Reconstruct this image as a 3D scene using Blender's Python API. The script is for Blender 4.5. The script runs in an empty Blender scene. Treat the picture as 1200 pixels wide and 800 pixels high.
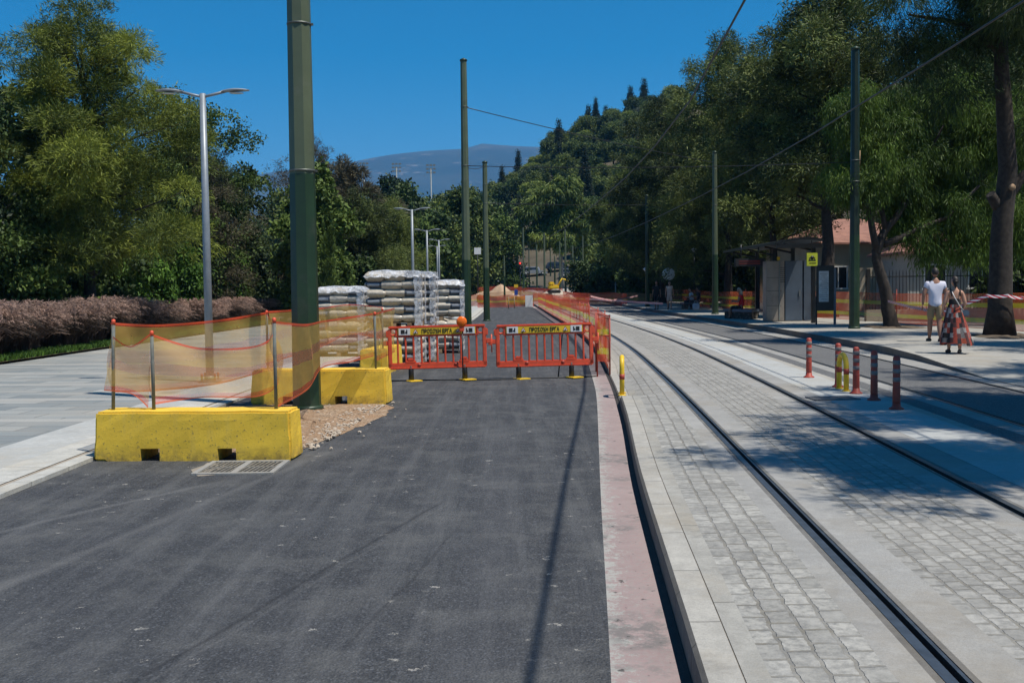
import bpy, bmesh, math, random
import numpy as np
from mathutils import Vector, Matrix
random.seed(7)
sc = bpy.context.scene
COL = sc.collection
PI = math.pi
R = math.radians

# ------------------------------------------------------------------ materials
def newmat(name):
    m = bpy.data.materials.new(name); m.use_nodes = True
    nt = m.node_tree
    b = nt.nodes['Principled BSDF']
    return m, nt, b
def nd(nt, t, **kw):
    n = nt.nodes.new(t)
    for k, v in kw.items():
        if k in n.inputs.keys() if isinstance(k, str) else False: n.inputs[k].default_value = v
        else: setattr(n, k, v)
    return n
def c4(c): return (c[0], c[1], c[2], 1)
def noise(nt, vec, scale, detail=4, rough=.6):
    n = nt.nodes.new('ShaderNodeTexNoise'); n.inputs['Scale'].default_value = scale
    n.inputs['Detail'].default_value = detail; n.inputs['Roughness'].default_value = rough
    if vec is not None: nt.links.new(vec, n.inputs['Vector'])
    return n
def ramp(nt, fac, pts):
    r = nt.nodes.new('ShaderNodeValToRGB'); e = r.color_ramp.elements
    while len(e) < len(pts): e.new(.5)
    for i, (p, c) in enumerate(pts):
        e[i].position = p; e[i].color = c4(c) if hasattr(c, '__len__') else (c, c, c, 1)
    nt.links.new(fac, r.inputs['Fac']); return r
def mix(nt, fac, a, b, mode='MIX'):
    n = nt.nodes.new('ShaderNodeMix'); n.data_type = 'RGBA'; n.blend_type = mode
    for s, v in ((n.inputs[0], fac), (n.inputs[6], a), (n.inputs[7], b)):
        if isinstance(v, bpy.types.NodeSocket): nt.links.new(v, s)
        elif hasattr(v, '__len__'): s.default_value = c4(v)
        else: s.default_value = v
    return n.outputs[2]
def mth(nt, op, a, b=None, c=None, clamp=False):
    n = nt.nodes.new('ShaderNodeMath'); n.operation = op; n.use_clamp = clamp
    for s, v in zip(n.inputs, (a, b, c)):
        if v is None: continue
        if isinstance(v, bpy.types.NodeSocket): nt.links.new(v, s)
        else: s.default_value = v
    return n.outputs[0]
def coords(nt, kind='Object', scale=(1, 1, 1)):
    t = nt.nodes.new('ShaderNodeTexCoord'); mp = nt.nodes.new('ShaderNodeMapping')
    mp.inputs['Scale'].default_value = scale
    nt.links.new(t.outputs[kind], mp.inputs['Vector']); return mp.outputs[0]
def bump(nt, b, h, strength=.3, dist=.01):
    n = nt.nodes.new('ShaderNodeBump'); n.inputs['Strength'].default_value = strength
    n.inputs['Distance'].default_value = dist
    nt.links.new(h, n.inputs['Height']); nt.links.new(n.outputs[0], b.inputs['Normal'])
def mat(name, col, rough=.8, metal=0, var=.25, scale=6, bmp=.15, bscale=40, dirt=None, spec=.5, coat=0):
    m, nt, b = newmat(name)
    v = coords(nt)
    n = noise(nt, v, scale, 5)
    lo = [c*(1-var) for c in col]; hi = [min(1, c*(1+var)) for c in col]
    o = ramp(nt, n.outputs[0], [(.3, lo), (.7, hi)]).outputs[0]
    if dirt:
        n3 = noise(nt, v, scale*.7+1.3, 6, .7)
        f = ramp(nt, n3.outputs[0], [(.52, 0), (.68, dirt[1])]).outputs[0]
        o = mix(nt, f, o, dirt[0])
    nt.links.new(o, b.inputs['Base Color'])
    b.inputs['Roughness'].default_value = rough; b.inputs['Metallic'].default_value = metal
    b.inputs['Specular IOR Level'].default_value = spec
    b.inputs['Coat Weight'].default_value = coat
    if bmp:
        n2 = noise(nt, v, bscale, 3); bump(nt, b, n2.outputs[0], bmp, .004)
    return m

M = {}
M['pole_low'] = mat('dark green paint', (.013, .036, .014), .42, var=.25, scale=3, bmp=.1, bscale=25, dirt=((.05, .06, .045), .5))
M['pole_shade'] = mat('green paint darkened for shade', (.010, .024, .015), .45, var=.25, scale=3, bmp=.1, bscale=25)  # darker copy of the pole paint, with the shade put into its colour
M['pole_up'] = mat('olive green paint', (.085, .108, .062), .5, var=.15, scale=2, bmp=.1, bscale=25, dirt=((.13, .14, .1), .4))
M['band'] = mat('steel band', (.12, .13, .12), .5, .5)
M['galv'] = mat('galvanised steel', (.20, .22, .21), .55, .25, var=.2, scale=8)
M['stake_grey'] = mat('dull grey stake', (.13, .14, .125), .8, 0, var=.35, scale=12, dirt=((.16, .09, .05), .5))
M['grey_paint'] = mat('grey lamp paint', (.22, .25, .28), .45, .2, var=.12)
M['white'] = mat('white plastic', (.7, .7, .68), .5, var=.1)
M['glass_lamp'] = mat('lamp glass', (.5, .52, .5), .15, var=.05)
M['orange'] = mat('orange red plastic', (.68, .085, .032), .5, var=.16, scale=5, dirt=((.36, .07, .04), .6), bmp=.1)
M['red'] = mat('red plastic', (.36, .05, .028), .55, var=.15, scale=9, dirt=((.25, .05, .035), .6))
M['reflect'] = mat('grey white band', (.22, .18, .165), .5, var=.2, scale=20)
M['lens'] = mat('amber lens', (.85, .16, .01), .25, var=.15, scale=30)
M['yellow'] = mat('yellow paint', (.72, .47, .02), .5, var=.1)
M['lime'] = mat('lime yellow sign', (.50, .55, .04), .5, var=.08)
M['black'] = mat('black', (.012, .012, .013), .55, var=.2)
M['darkmetal'] = mat('dark metal', (.025, .028, .03), .5, .3, var=.2)
M['stone'] = mat('stone', (.40, .34, .27), .85, var=.25, scale=5, bmp=.4)
M['pit'] = mat('tree pit soil', (.10, .075, .05), .95, var=.45, scale=10, bmp=.6, bscale=60)
M['soil'] = mat('soil', (.07, .055, .035), .95, var=.5, scale=1.5, bmp=.6, bscale=30)
M['sand'] = mat('sand mound', (.42, .29, .19), .95, var=.2, scale=2, bmp=.5, bscale=15)
M['bark'] = mat('bark', (.034, .027, .022), .95, var=.5, scale=9, bmp=.9, bscale=30)
M['bark_pale'] = mat('pale bark', (.22, .19, .15), .9, var=.4, scale=6, bmp=.6)
M['cutwood'] = mat('cut wood', (.26, .17, .10), .8, var=.2)
M['tile'] = mat('red roof tile', (.26, .13, .10), .85, var=.25, scale=3)
M['wall_cream'] = mat('cream plaster', (.46, .39, .29), .9, var=.1, scale=2)
M['wall_white'] = mat('white plaster darkened for shade', (.36, .35, .32), .9, var=.1, scale=2)  # white walls greyed down, their shade put into the base colour
M['window'] = mat('dark window glass', (.015, .02, .025), .12, var=.2)
M['skin'] = mat('skin', (.45, .24, .16), .55, var=.08, bmp=0)
M['skin_tan'] = mat('tanned skin', (.30, .15, .095), .55, var=.08, bmp=0)
M['hair'] = mat('dark hair', (.02, .013, .01), .6, var=.4, scale=30)
M['hair_grey'] = mat('grey blond hair', (.4, .33, .25), .6, var=.3, scale=30)
M['tshirt'] = mat('white cotton', (.62, .62, .72), .9, var=.05, bmp=.5, bscale=14)
M['khaki'] = mat('khaki cotton', (.30, .21, .115), .9, var=.12, bmp=.4, bscale=14)
M['blackcloth'] = mat('black cloth', (.015, .014, .016), .9, var=.2)
M['darkcloth'] = mat('dark cloth', (.03, .03, .04), .9, var=.3)
M['redcloth'] = mat('red cloth', (.55, .02, .03), .85, var=.15, bmp=.4, bscale=14)
M['creamcloth'] = mat('pale pink cloth', (.55, .42, .36), .9, var=.15, bmp=.4, bscale=14)
M['shoe'] = mat('dark shoe', (.05, .045, .04), .8)
M['cover'] = mat('blue white bag', (.5, .55, .62), .7)
M['cabinet'] = mat('brushed steel', (.30, .27, .235), .45, .35, var=.12, scale=2, dirt=((.16, .14, .12), .5))
M['cabinet_blue'] = mat('blue grey steel', (.10, .13, .17), .4, .4, var=.12, scale=2)
M['shelter'] = mat('black shelter metal', (.02, .022, .024), .35, .3)
M['poster'] = mat('poster sheet', (.5, .52, .52), .3, var=.25, scale=5, bmp=0)
M['wood'] = mat('pallet wood', (.28, .19, .11), .9, var=.3)
M['iron'] = mat('cast iron', (.26, .245, .22), .6, .5, var=.3, scale=20)
M['rail'] = mat('rail steel', (.26, .28, .30), .32, .85, var=.2, scale=12, bmp=0)
M['rail_side'] = mat('rail groove', (.035, .032, .03), .8, .2, var=.4, scale=20)
M['wire'] = mat('wire', (.03, .03, .03), .5, .3)
M['redwhite'] = None
M['car_white'] = mat('white car paint', (.6, .62, .64), .25, 0, var=.03, bmp=0, coat=.5)
M['car_silver'] = mat('silver car paint', (.35, .36, .38), .3, .5, var=.03, bmp=0, coat=.5)
M['car_dark'] = mat('dark blue car paint', (.03, .04, .06), .25, .2, var=.03, bmp=0, coat=.5)
M['car_red'] = mat('red car paint', (.3, .03, .03), .25, .2, var=.03, bmp=0, coat=.5)
M['tyre'] = mat('tyre', (.02, .02, .02), .9)
M['sign_blue'] = mat('blue sign', (.02, .06, .3), .5)

def ground_asphalt(name, base, near_marks=False):
    m, nt, b = newmat(name)
    v = coords(nt)
    big = noise(nt, v, .5, 5, .6); mid = noise(nt, v, 4, 5, .65); fine = noise(nt, v, 85, 4, .8)
    st = noise(nt, coords(nt, 'Object', (3.2, .16, 1)), 1.3, 7, .75)
    o = ramp(nt, fine.outputs[0], [(.36, [c*.32 for c in base]), (.64, [c*1.85 for c in base])]).outputs[0]
    va = nt.nodes.new('ShaderNodeTexVoronoi'); va.inputs['Scale'].default_value = 85; nt.links.new(v, va.inputs['Vector'])
    sa = nt.nodes.new('ShaderNodeSeparateColor'); nt.links.new(va.outputs['Color'], sa.inputs[0])
    o = mix(nt, .7, o, ramp(nt, sa.outputs[0], [(0, [c*.3 for c in base]), (.5, [c*.85 for c in base]), (.85, [c*1.6 for c in base]), (1, [c*3.4 for c in base])]).outputs[0])
    o = mix(nt, ramp(nt, big.outputs[0], [(.35, .0), (.68, .34)]).outputs[0], o, [c*1.8 for c in base])
    o = mix(nt, ramp(nt, mid.outputs[0], [(.45, .0), (.75, .35)]).outputs[0], o, [c*.5 for c in base])
    o = mix(nt, ramp(nt, st.outputs[0], [(.46, .0), (.68, .50)]).outputs[0], o, (.115, .117, .12))
    du = noise(nt, v, 1.7, 8, .78)
    o = mix(nt, ramp(nt, du.outputs[0], [(.47, .0), (.66, .45)]).outputs[0], o, (.125, .125, .12))
    if near_marks:
        sx = nt.nodes.new('ShaderNodeSeparateXYZ'); nt.links.new(v, sx.inputs[0])
        X, Y = sx.outputs[0], sx.outputs[1]
        wob = mth(nt, 'MULTIPLY', noise(nt, v, 1.1, 3).outputs[0], .10)
        # pale dust streak crossing to the left edge
        def line(ax, ay, bx, by, w, col, amt, gate=None):
            nonlocal o
            L = math.hypot(bx-ax, by-ay); nx, ny = -(by-ay)/L, (bx-ax)/L; tx, ty = (bx-ax)/L, (by-ay)/L
            d = mth(nt, 'ADD', mth(nt, 'ADD', mth(nt, 'MULTIPLY', X, nx), mth(nt, 'MULTIPLY', Y, ny)), -(ax*nx+ay*ny)-.05)
            d = mth(nt, 'ABSOLUTE', mth(nt, 'ADD', d, wob))
            f = mth(nt, 'SUBTRACT', 1, mth(nt, 'DIVIDE', d, w), clamp=True)
            t = mth(nt, 'ADD', mth(nt, 'ADD', mth(nt, 'MULTIPLY', X, tx), mth(nt, 'MULTIPLY', Y, ty)), -(ax*tx+ay*ty))
            g1 = mth(nt, 'MULTIPLY', mth(nt, 'MULTIPLY', t, 2.5, clamp=True), mth(nt, 'MULTIPLY', mth(nt, 'SUBTRACT', L, t), 2.5, clamp=True))
            br = ramp(nt, fine.outputs[0], [(.3, .1), (.6, 1)]).outputs[0]
            f = mth(nt, 'MULTIPLY', mth(nt, 'MULTIPLY', mth(nt, 'MULTIPLY', f, amt), g1), br)
            o = mix(nt, f, o, col)
        line(-3.1, 5.6, -1.9, 11.5, .08, (.13, .13, .13), .6)
        line(-3.6, 7.0, -1.4, 12.5, .22, (.12, .12, .12), .3)
        line(-1.75, 4.3, -.55, 8.6, .026, (.012, .012, .014), .9)
        line(-1.68, 4.3, -.48, 8.6, .02, (.12, .12, .12), .4)
        line(-.85, 4.8, -.38, 7.6, .018, (.014, .014, .016), .7)
        line(-.2, 3.8, -.1, 13.5, .3, (.11, .112, .12), .25)
        line(-4.4, 6.3, -2.6, 9.6, .06, (.15, .15, .15), .6)
        # dried white drips
        vo = nt.nodes.new('ShaderNodeTexVoronoi'); vo.inputs['Scale'].default_value = 9
        dv = nt.nodes.new('ShaderNodeVectorMath'); dv.operation = 'MULTIPLY_ADD'; nt.links.new(noise(nt, v, 14, 4, .8).outputs[1], dv.inputs[0]); dv.inputs[1].default_value = (.24, .14, 0); nt.links.new(v, dv.inputs[2]); nt.links.new(dv.outputs[0], vo.inputs['Vector'])
        sep = nt.nodes.new('ShaderNodeSeparateColor'); nt.links.new(vo.outputs['Color'], sep.inputs[0])
        rad = mth(nt, 'MULTIPLY', mth(nt, 'SUBTRACT', sep.outputs[0], .5), .22)
        gate = ramp(nt, noise(nt, v, .75, 3).outputs[0], [(.47, 0), (.53, 1)]).outputs[0]
        sp = mth(nt, 'LESS_THAN', mth(nt, 'ADD', vo.outputs['Distance'], mth(nt, 'MULTIPLY', noise(nt, v, 24, 4, .8).outputs[0], .22)), mth(nt, 'ADD', rad, .18))
        o = mix(nt, mth(nt, 'MULTIPLY', mth(nt, 'MULTIPLY', sp, gate), .55), o, (.42, .40, .36))
    nt.links.new(o, b.inputs['Base Color']); b.inputs['Roughness'].default_value = .82
    vo2 = nt.nodes.new('ShaderNodeTexVoronoi'); vo2.inputs['Scale'].default_value = 75; nt.links.new(v, vo2.inputs['Vector'])
    bump(nt, b, vo2.outputs['Distance'], .8, .010)
    return m
M['asphalt'] = ground_asphalt('asphalt', (.033, .035, .039), True)
M['asphalt_track'] = ground_asphalt('worn asphalt between rails', (.105, .105, .105))

def concrete(name, base, var=.2, crack=None, stain=.5, scale=1.2):
    m, nt, b = newmat(name)
    v = coords(nt); uv = coords(nt, 'UV')
    a = noise(nt, v, scale, 6, .65); f = noise(nt, v, 60, 4, .7); st = noise(nt, v, 3.3, 6, .7)
    o = ramp(nt, a.outputs[0], [(.3, [c*(1-var) for c in base]), (.7, [c*(1+var) for c in base])]).outputs[0]
    o = mix(nt, ramp(nt, f.outputs[0], [(.35, .5), (.6, 0)]).outputs[0], o, [c*.75 for c in base])
    o = mix(nt, ramp(nt, st.outputs[0], [(.52, 0), (.72, stain)]).outputs[0], o, [c*.55 for c in base])
    gr = noise(nt, v, 190, 2, .7)
    o = mix(nt, ramp(nt, gr.outputs[0], [(.38, .45), (.52, 0)]).outputs[0], o, [c*.6 for c in base])
    mott = noise(nt, v, 9, 6, .75)
    o = mix(nt, ramp(nt, mott.outputs[0], [(.5, 0), (.7, .45)]).outputs[0], o, [min(1, c*1.35) for c in base])
    o = mix(nt, ramp(nt, noise(nt, v, .8, 6, .7).outputs[0], [(.48, 0), (.66, .5)]).outputs[0], o, [base[0]*.86, base[1]*.76, base[2]*.62])
    if crack:
        sx = nt.nodes.new('ShaderNodeSeparateXYZ'); nt.links.new(uv, sx.inputs[0])
        w = mth(nt, 'MULTIPLY', noise(nt, v, 5, 2).outputs[0], .02)
        fr = mth(nt, 'FRACT', mth(nt, 'DIVIDE', mth(nt, 'ADD', sx.outputs[1], w), crack))
        j = mth(nt, 'LESS_THAN', fr, .012/crack)
        o = mix(nt, mth(nt, 'MULTIPLY', j, .75), o, [c*.25 for c in base])
    nt.links.new(o, b.inputs['Base Color']); b.inputs['Roughness'].default_value = .88
    bump(nt, b, mth(nt, 'ADD', f.outputs[0], mth(nt, 'MULTIPLY', noise(nt, v, 220, 2).outputs[0], .6)), .5, .006)
    return m
M['conc'] = concrete('concrete by rail', (.30, .295, .28))
M['conc_light'] = concrete('pale smooth concrete', (.40, .41, .40), .1, None, .25)
M['kerb'] = concrete('kerb stone', (.37, .355, .32), .24, .9, .75, 2.4)
M['kerb_white'] = concrete('white kerb stone', (.46, .455, .42), .2, .8, .6, 2.2)
M['platform'] = concrete('platform paving', (.34, .33, .30), .2, .8, .4)
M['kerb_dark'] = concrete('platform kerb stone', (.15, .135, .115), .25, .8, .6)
M['mortar'] = concrete('stained joint', (.30, .26, .21), .25, None, .5)

M['mortar_dark'] = concrete('dirty joint', (.19, .17, .14), .5, None, .6)
M['gutter_dirt_shade'] = concrete('dark grit and painted shade at the kerb foot', (.035, .030, .026), .6, None, .8, 6)  # dirt and debris, near black so the kerb's shade is painted in too
M['rail_stain'] = concrete('oily concrete by the rail', (.15, .145, .135), .4, None, .8, 4)
M['conc_rough'] = concrete('rough kerb backing', (.33, .32, .29), .2, 1.7, .75, 2.2)
def cobble(name, bw=.155, bh=.105, base=(.32, .31, .285)):
    m, nt, b = newmat(name)
    uv = coords(nt, 'UV'); v = coords(nt)
    wn = noise(nt, v, 8, 4)
    off = nt.nodes.new('ShaderNodeVectorMath'); off.operation = 'SCALE'; nt.links.new(wn.outputs[1], off.inputs[0]); off.inputs['Scale'].default_value = .045
    ad = nt.nodes.new('ShaderNodeVectorMath'); ad.operation = 'ADD'; nt.links.new(uv, ad.inputs[0]); nt.links.new(off.outputs[0], ad.inputs[1])
    sx = nt.nodes.new('ShaderNodeSeparateXYZ'); nt.links.new(ad.outputs[0], sx.inputs[0])
    cb = nt.nodes.new('ShaderNodeCombineXYZ'); nt.links.new(sx.outputs[1], cb.inputs[0]); nt.links.new(sx.outputs[0], cb.inputs[1])
    br = nt.nodes.new('ShaderNodeTexBrick'); nt.links.new(cb.outputs[0], br.inputs['Vector'])
    br.inputs['Scale'].default_value = 1; br.inputs['Brick Width'].default_value = bw; br.inputs['Row Height'].default_value = bh
    br.inputs['Mortar Size'].default_value = .011; br.inputs['Mortar Smooth'].default_value = .35; br.inputs['Bias'].default_value = -.1
    br.inputs['Color1'].default_value = c4([c*.74 for c in base]); br.inputs['Color2'].default_value = c4([c*1.2 for c in base])
    br.inputs['Mortar'].default_value = (.17, .155, .125, 1)
    n1 = noise(nt, v, 22, 5, .7); n2 = noise(nt, v, 1.6, 5, .65)
    o = mix(nt, ramp(nt, n1.outputs[0], [(.38, .8), (.60, 0)]).outputs[0], br.outputs[0], (.15, .148, .14))
    n4 = noise(nt, v, 6, 5, .75)
    o = mix(nt, ramp(nt, n4.outputs[0], [(.45, .0), (.7, .35)]).outputs[0], o, (.42, .41, .385))
    # pale dust smeared over the joints
    o = mix(nt, ramp(nt, n2.outputs[0], [(.4, .0), (.68, .32)]).outputs[0], o, (.37, .36, .33))
    nt.links.new(o, b.inputs['Base Color']); b.inputs['Roughness'].default_value = .8
    mo = ramp(nt, noise(nt, v, 2.8, 5, .8).outputs[0], [(.40, (.060, .052, .042)), (.52, (.17, .15, .125)), (.62, (.38, .36, .32))]).outputs[0]
    o = mix(nt, mth(nt, 'MULTIPLY', br.outputs['Fac'], .85), o, mo)
    o = mix(nt, ramp(nt, noise(nt, v, .9, 4, .6).outputs[0], [(.5, 0), (.7, .35)]).outputs[0], o, (.27, .23, .17))
    h = mth(nt, 'ADD', mth(nt, 'MULTIPLY', mth(nt, 'SUBTRACT', 1, br.outputs['Fac']), 1.0), mth(nt, 'MULTIPLY', n1.outputs[0], .7))
    bump(nt, b, h, .75, .012)
    return m
M['cobble'] = cobble('granite setts')
M['cobble_edge'] = cobble('granite setts in rows', .19, .13, (.34, .33, .30))

def pink_mat():
    m, nt, b = newmat('worn pink gutter paint'); v = coords(nt); uv = coords(nt, 'UV')
    a = noise(nt, v, 2.2, 6, .7); f = noise(nt, v, 35, 5, .75)
    o = ramp(nt, a.outputs[0], [(.3, (.24, .17, .165)), (.7, (.36, .265, .255))]).outputs[0]
    o = mix(nt, ramp(nt, f.outputs[0], [(.42, 0), (.60, .7)]).outputs[0], o, (.27, .24, .225))
    sx = nt.nodes.new('ShaderNodeSeparateXYZ'); nt.links.new(uv, sx.inputs[0])
    e = mth(nt, 'ADD', sx.outputs[0], mth(nt, 'MULTIPLY', mth(nt, 'SUBTRACT', noise(nt, v, 8, 7, .9).outputs[0], .5), 1.3))
    o = mix(nt, mth(nt, 'LESS_THAN', e, .035), o, (.33, .325, .30))
    g2 = ramp(nt, noise(nt, v, 1.1, 4, .6).outputs[0], [(.50, 0), (.60, .8)]).outputs[0]
    o = mix(nt, mth(nt, 'MULTIPLY', g2, ramp(nt, noise(nt, v, 7, 6, .8).outputs[0], [(.42, 0), (.55, 1)]).outputs[0]), o, (.13, .125, .12))
    sp = ramp(nt, noise(nt, v, 14, 3, .6).outputs[0], [(.66, 0), (.70, .85)]).outputs[0]
    o = mix(nt, sp, o, (.05, .048, .045))
    nt.links.new(o, b.inputs['Base Color']); b.inputs['Roughness'].default_value = .9
    bump(nt, b, f.outputs[0], .5, .006)
    return m
M['pink'] = pink_mat()
def plaza_mat():
    m, nt, b = newmat('plaza slabs'); v = coords(nt)
    mp = nt.nodes.new('ShaderNodeMapping'); mp.inputs['Rotation'].default_value = (0, 0, R(3)); nt.links.new(v, mp.inputs[0])
    br = nt.nodes.new('ShaderNodeTexBrick'); nt.links.new(mp.outputs[0], br.inputs['Vector'])
    br.inputs['Scale'].default_value = 1; br.inputs['Brick Width'].default_value = .9; br.inputs['Row Height'].default_value = .45
    br.inputs['Mortar Size'].default_value = .012
    br.inputs['Color1'].default_value = (.15, .185, .20, 1); br.inputs['Color2'].default_value = (.38, .39, .37, 1)
    br.inputs['Mortar'].default_value = (.09, .09, .085, 1)
    a = noise(nt, coords(nt, 'Object', (.35, 1.2, 1)), 1.3, 6, .7)
    o = mix(nt, ramp(nt, a.outputs[0], [(.42, 0), (.66, .75)]).outputs[0], br.outputs[0], (.36, .33, .28))
    bg = noise(nt, v, .3, 4)
    o = mix(nt, ramp(nt, bg.outputs[0], [(.4, 0), (.65, .5)]).outputs[0], o, (.19, .21, .215))
    # pale bands of slabs every few metres
    sx = nt.nodes.new('ShaderNodeSeparateXYZ'); nt.links.new(mp.outputs[0], sx.inputs[0])
    f1 = mth(nt, 'LESS_THAN', mth(nt, 'FRACT', mth(nt, 'DIVIDE', sx.outputs[1], 2.7)), .11)
    o = mix(nt, mth(nt, 'MULTIPLY', f1, .7), o, (.40, .39, .36))
    f2 = noise(nt, v, 50, 4, .7)
    o = mix(nt, ramp(nt, f2.outputs[0], [(.4, .4), (.6, 0)]).outputs[0], o, (.15, .15, .145))
    nt.links.new(o, b.inputs['Base Color']); b.inputs['Roughness'].default_value = .75
    bump(nt, b, f2.outputs[0], .2, .003)
    return m
M['plaza'] = plaza_mat()
def gravel_mat():
    m, nt, b = newmat('broken ground gravel'); v = coords(nt)
    vo = nt.nodes.new('ShaderNodeTexVoronoi'); vo.inputs['Scale'].default_value = 26; nt.links.new(v, vo.inputs['Vector'])
    n = noise(nt, v, 3, 5, .7)
    o = ramp(nt, vo.outputs['Color'], [(.2, (.20, .14, .09)), (.8, (.44, .33, .23))]).outputs[0]
    o = mix(nt, ramp(nt, n.outputs[0], [(.38, 0), (.55, .9)]).outputs[0], o, (.30, .19, .11))
    nt.links.new(o, b.inputs['Base Color']); b.inputs['Roughness'].default_value = .95
    bump(nt, b, vo.outputs['Distance'], 1, .03); return m
M['gravel'] = gravel_mat()
def block_mat():
    m, nt, b = newmat('weathered yellow concrete'); v = coords(nt)
    a = noise(nt, v, 2.5, 6, .7); s = noise(nt, v, 38, 4, .6); st = noise(nt, coords(nt, 'Object', (5, 5, .9)), 1.5, 5, .7)
    o = ramp(nt, a.outputs[0], [(.3, (.68, .43, .035)), (.7, (.80, .53, .045))]).outputs[0]
    o = mix(nt, ramp(nt, st.outputs[0], [(.52, 0), (.78, .5)]).outputs[0], o, (.58, .42, .12))
    o = mix(nt, ramp(nt, s.outputs[0], [(.60, 0), (.68, .75)]).outputs[0], o, (.20, .15, .05))
    sx = nt.nodes.new('ShaderNodeSeparateXYZ'); nt.links.new(v, sx.inputs[0])
    gm = mth(nt, 'SUBTRACT', 1, mth(nt, 'MULTIPLY', sx.outputs[2], 6), clamp=True)
    gm = mth(nt, 'MULTIPLY', gm, ramp(nt, noise(nt, v, 9, 4, .7).outputs[0], [(.35, 0), (.65, .9)]).outputs[0])
    o = mix(nt, gm, o, (.12, .085, .04))
    nt.links.new(o, b.inputs['Base Color']); b.inputs['Roughness'].default_value = .8
    bump(nt, b, s.outputs[0], .35, .006); return m
M['block'] = block_mat()
def net_mat(name, body, stripe, edges, alpha, stripes):
    m, nt, b = newmat(name)
    uv = coords(nt, 'UV'); sx = nt.nodes.new('ShaderNodeSeparateXYZ'); nt.links.new(uv, sx.inputs[0]); V = sx.outputs[1]
    o = body
    for (p, w, c) in stripes:
        f = mth(nt, 'LESS_THAN', mth(nt, 'ABSOLUTE', mth(nt, 'SUBTRACT', V, p)), w)
        o = mix(nt, f, o, c)
    b.inputs['Roughness'].default_value = .6
    if isinstance(o, bpy.types.NodeSocket): nt.links.new(o, b.inputs['Base Color'])
    tl = nt.nodes.new('ShaderNodeBsdfTranslucent')
    if isinstance(o, bpy.types.NodeSocket): nt.links.new(o, tl.inputs[0])
    tr = nt.nodes.new('ShaderNodeBsdfTransparent')
    ms = nt.nodes.new('ShaderNodeMixShader'); ms.inputs[0].default_value = .45
    nt.links.new(b.outputs[0], ms.inputs[1]); nt.links.new(tl.outputs[0], ms.inputs[2])
    m2 = nt.nodes.new('ShaderNodeMixShader')
    n = noise(nt, coords(nt, 'UV', (1, 3, 1)), 3, 3)
    ed = mth(nt, 'MAXIMUM', mth(nt, 'GREATER_THAN', V, 1-edges), mth(nt, 'LESS_THAN', V, edges))
    al = mth(nt, 'ADD', mth(nt, 'MULTIPLY', n.outputs[0], .22), alpha-.11)
    al = mth(nt, 'MAXIMUM', al, mth(nt, 'MULTIPLY', ed, .85))
    # the knit itself: fine bars of the mesh
    nt.links.new(al, m2.inputs[0]); nt.links.new(tr.outputs[0], m2.inputs[1]); nt.links.new(ms.outputs[0], m2.inputs[2])
    nt.links.new(m2.outputs[0], nt.nodes['Material Output'].inputs['Surface'])
    return m
OR = (.80, .10, .03); YE = (.80, .62, .03); RDE = (.55, .10, .07)
M['net_faded'] = net_mat('faded yellow red net', (.78, .50, .13), None, .028, .44,
    [(.52, .09, (.66, .28, .14)), (.04, .06, (.80, .16, .06)), (.985, .03, (.82, .11, .04))])
M['net_orange'] = net_mat('orange barrier net', OR, None, .02, .60, [(.67, .07, YE), (.24, .07, YE)])
M['net_plat'] = net_mat('orange net dulled for shade', (.60, .13, .05), None, .02, .5, [(.67, .065, (.75, .6, .05)), (.24, .065, (.7, .58, .06))])  # orange net in duller tones, its shade put into the colour
M['net_far'] = net_mat('orange net', (.70, .10, .05), None, .02, .6, [(.5, .08, (.75, .5, .05))])
M['net_tan'] = net_mat('sun bleached net', (.62, .36, .20), None, .02, .5, [(.5, .1, (.7, .5, .2))])

def tape_mat():
    m, nt, b = newmat('red white tape'); uv = coords(nt, 'UV')
    sx = nt.nodes.new('ShaderNodeSeparateXYZ'); nt.links.new(uv, sx.inputs[0])
    f = mth(nt, 'LESS_THAN', mth(nt, 'FRACT', mth(nt, 'ADD', mth(nt, 'DIVIDE', sx.outputs[0], .22), sx.outputs[1])), .5)
    nt.links.new(mix(nt, f, (.75, .72, .72), (.55, .02, .04)), b.inputs['Base Color']); return m
M['redwhite'] = tape_mat()
def skirt_mat():
    m, nt, b = newmat('patchwork skirt'); uv = coords(nt, 'UV')
    vo = nt.nodes.new('ShaderNodeTexVoronoi'); vo.distance = 'CHEBYCHEV'; vo.inputs['Scale'].default_value = 1; vo.inputs['Randomness'].default_value = .35
    mp = nt.nodes.new('ShaderNodeMapping'); mp.inputs['Scale'].default_value = (24, 8, 1); nt.links.new(uv, mp.inputs[0]); nt.links.new(mp.outputs[0], vo.inputs['Vector'])
    s = nt.nodes.new('ShaderNodeSeparateColor'); nt.links.new(vo.outputs['Color'], s.inputs[0])
    r = ramp(nt, s.outputs[0], [(0, (.33, .05, .03)), (.22, (.012, .01, .012)), (.45, (.28, .26, .25)), (.56, (.09, .03, .03)), (.72, (.38, .07, .035)), (.84, (.16, .15, .15))])
    r.color_ramp.interpolation = 'CONSTANT'
    n = noise(nt, coords(nt, 'UV', (60, 30, 1)), 1, 2); o = mix(nt, ramp(nt, n.outputs[0], [(.5, 0), (.6, .5)]).outputs[0], r.outputs[0], (.05, .03, .03))
    nt.links.new(o, b.inputs['Base Color']); b.inputs['Roughness'].default_value = .9; return m
M['skirt'] = skirt_mat()
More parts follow.
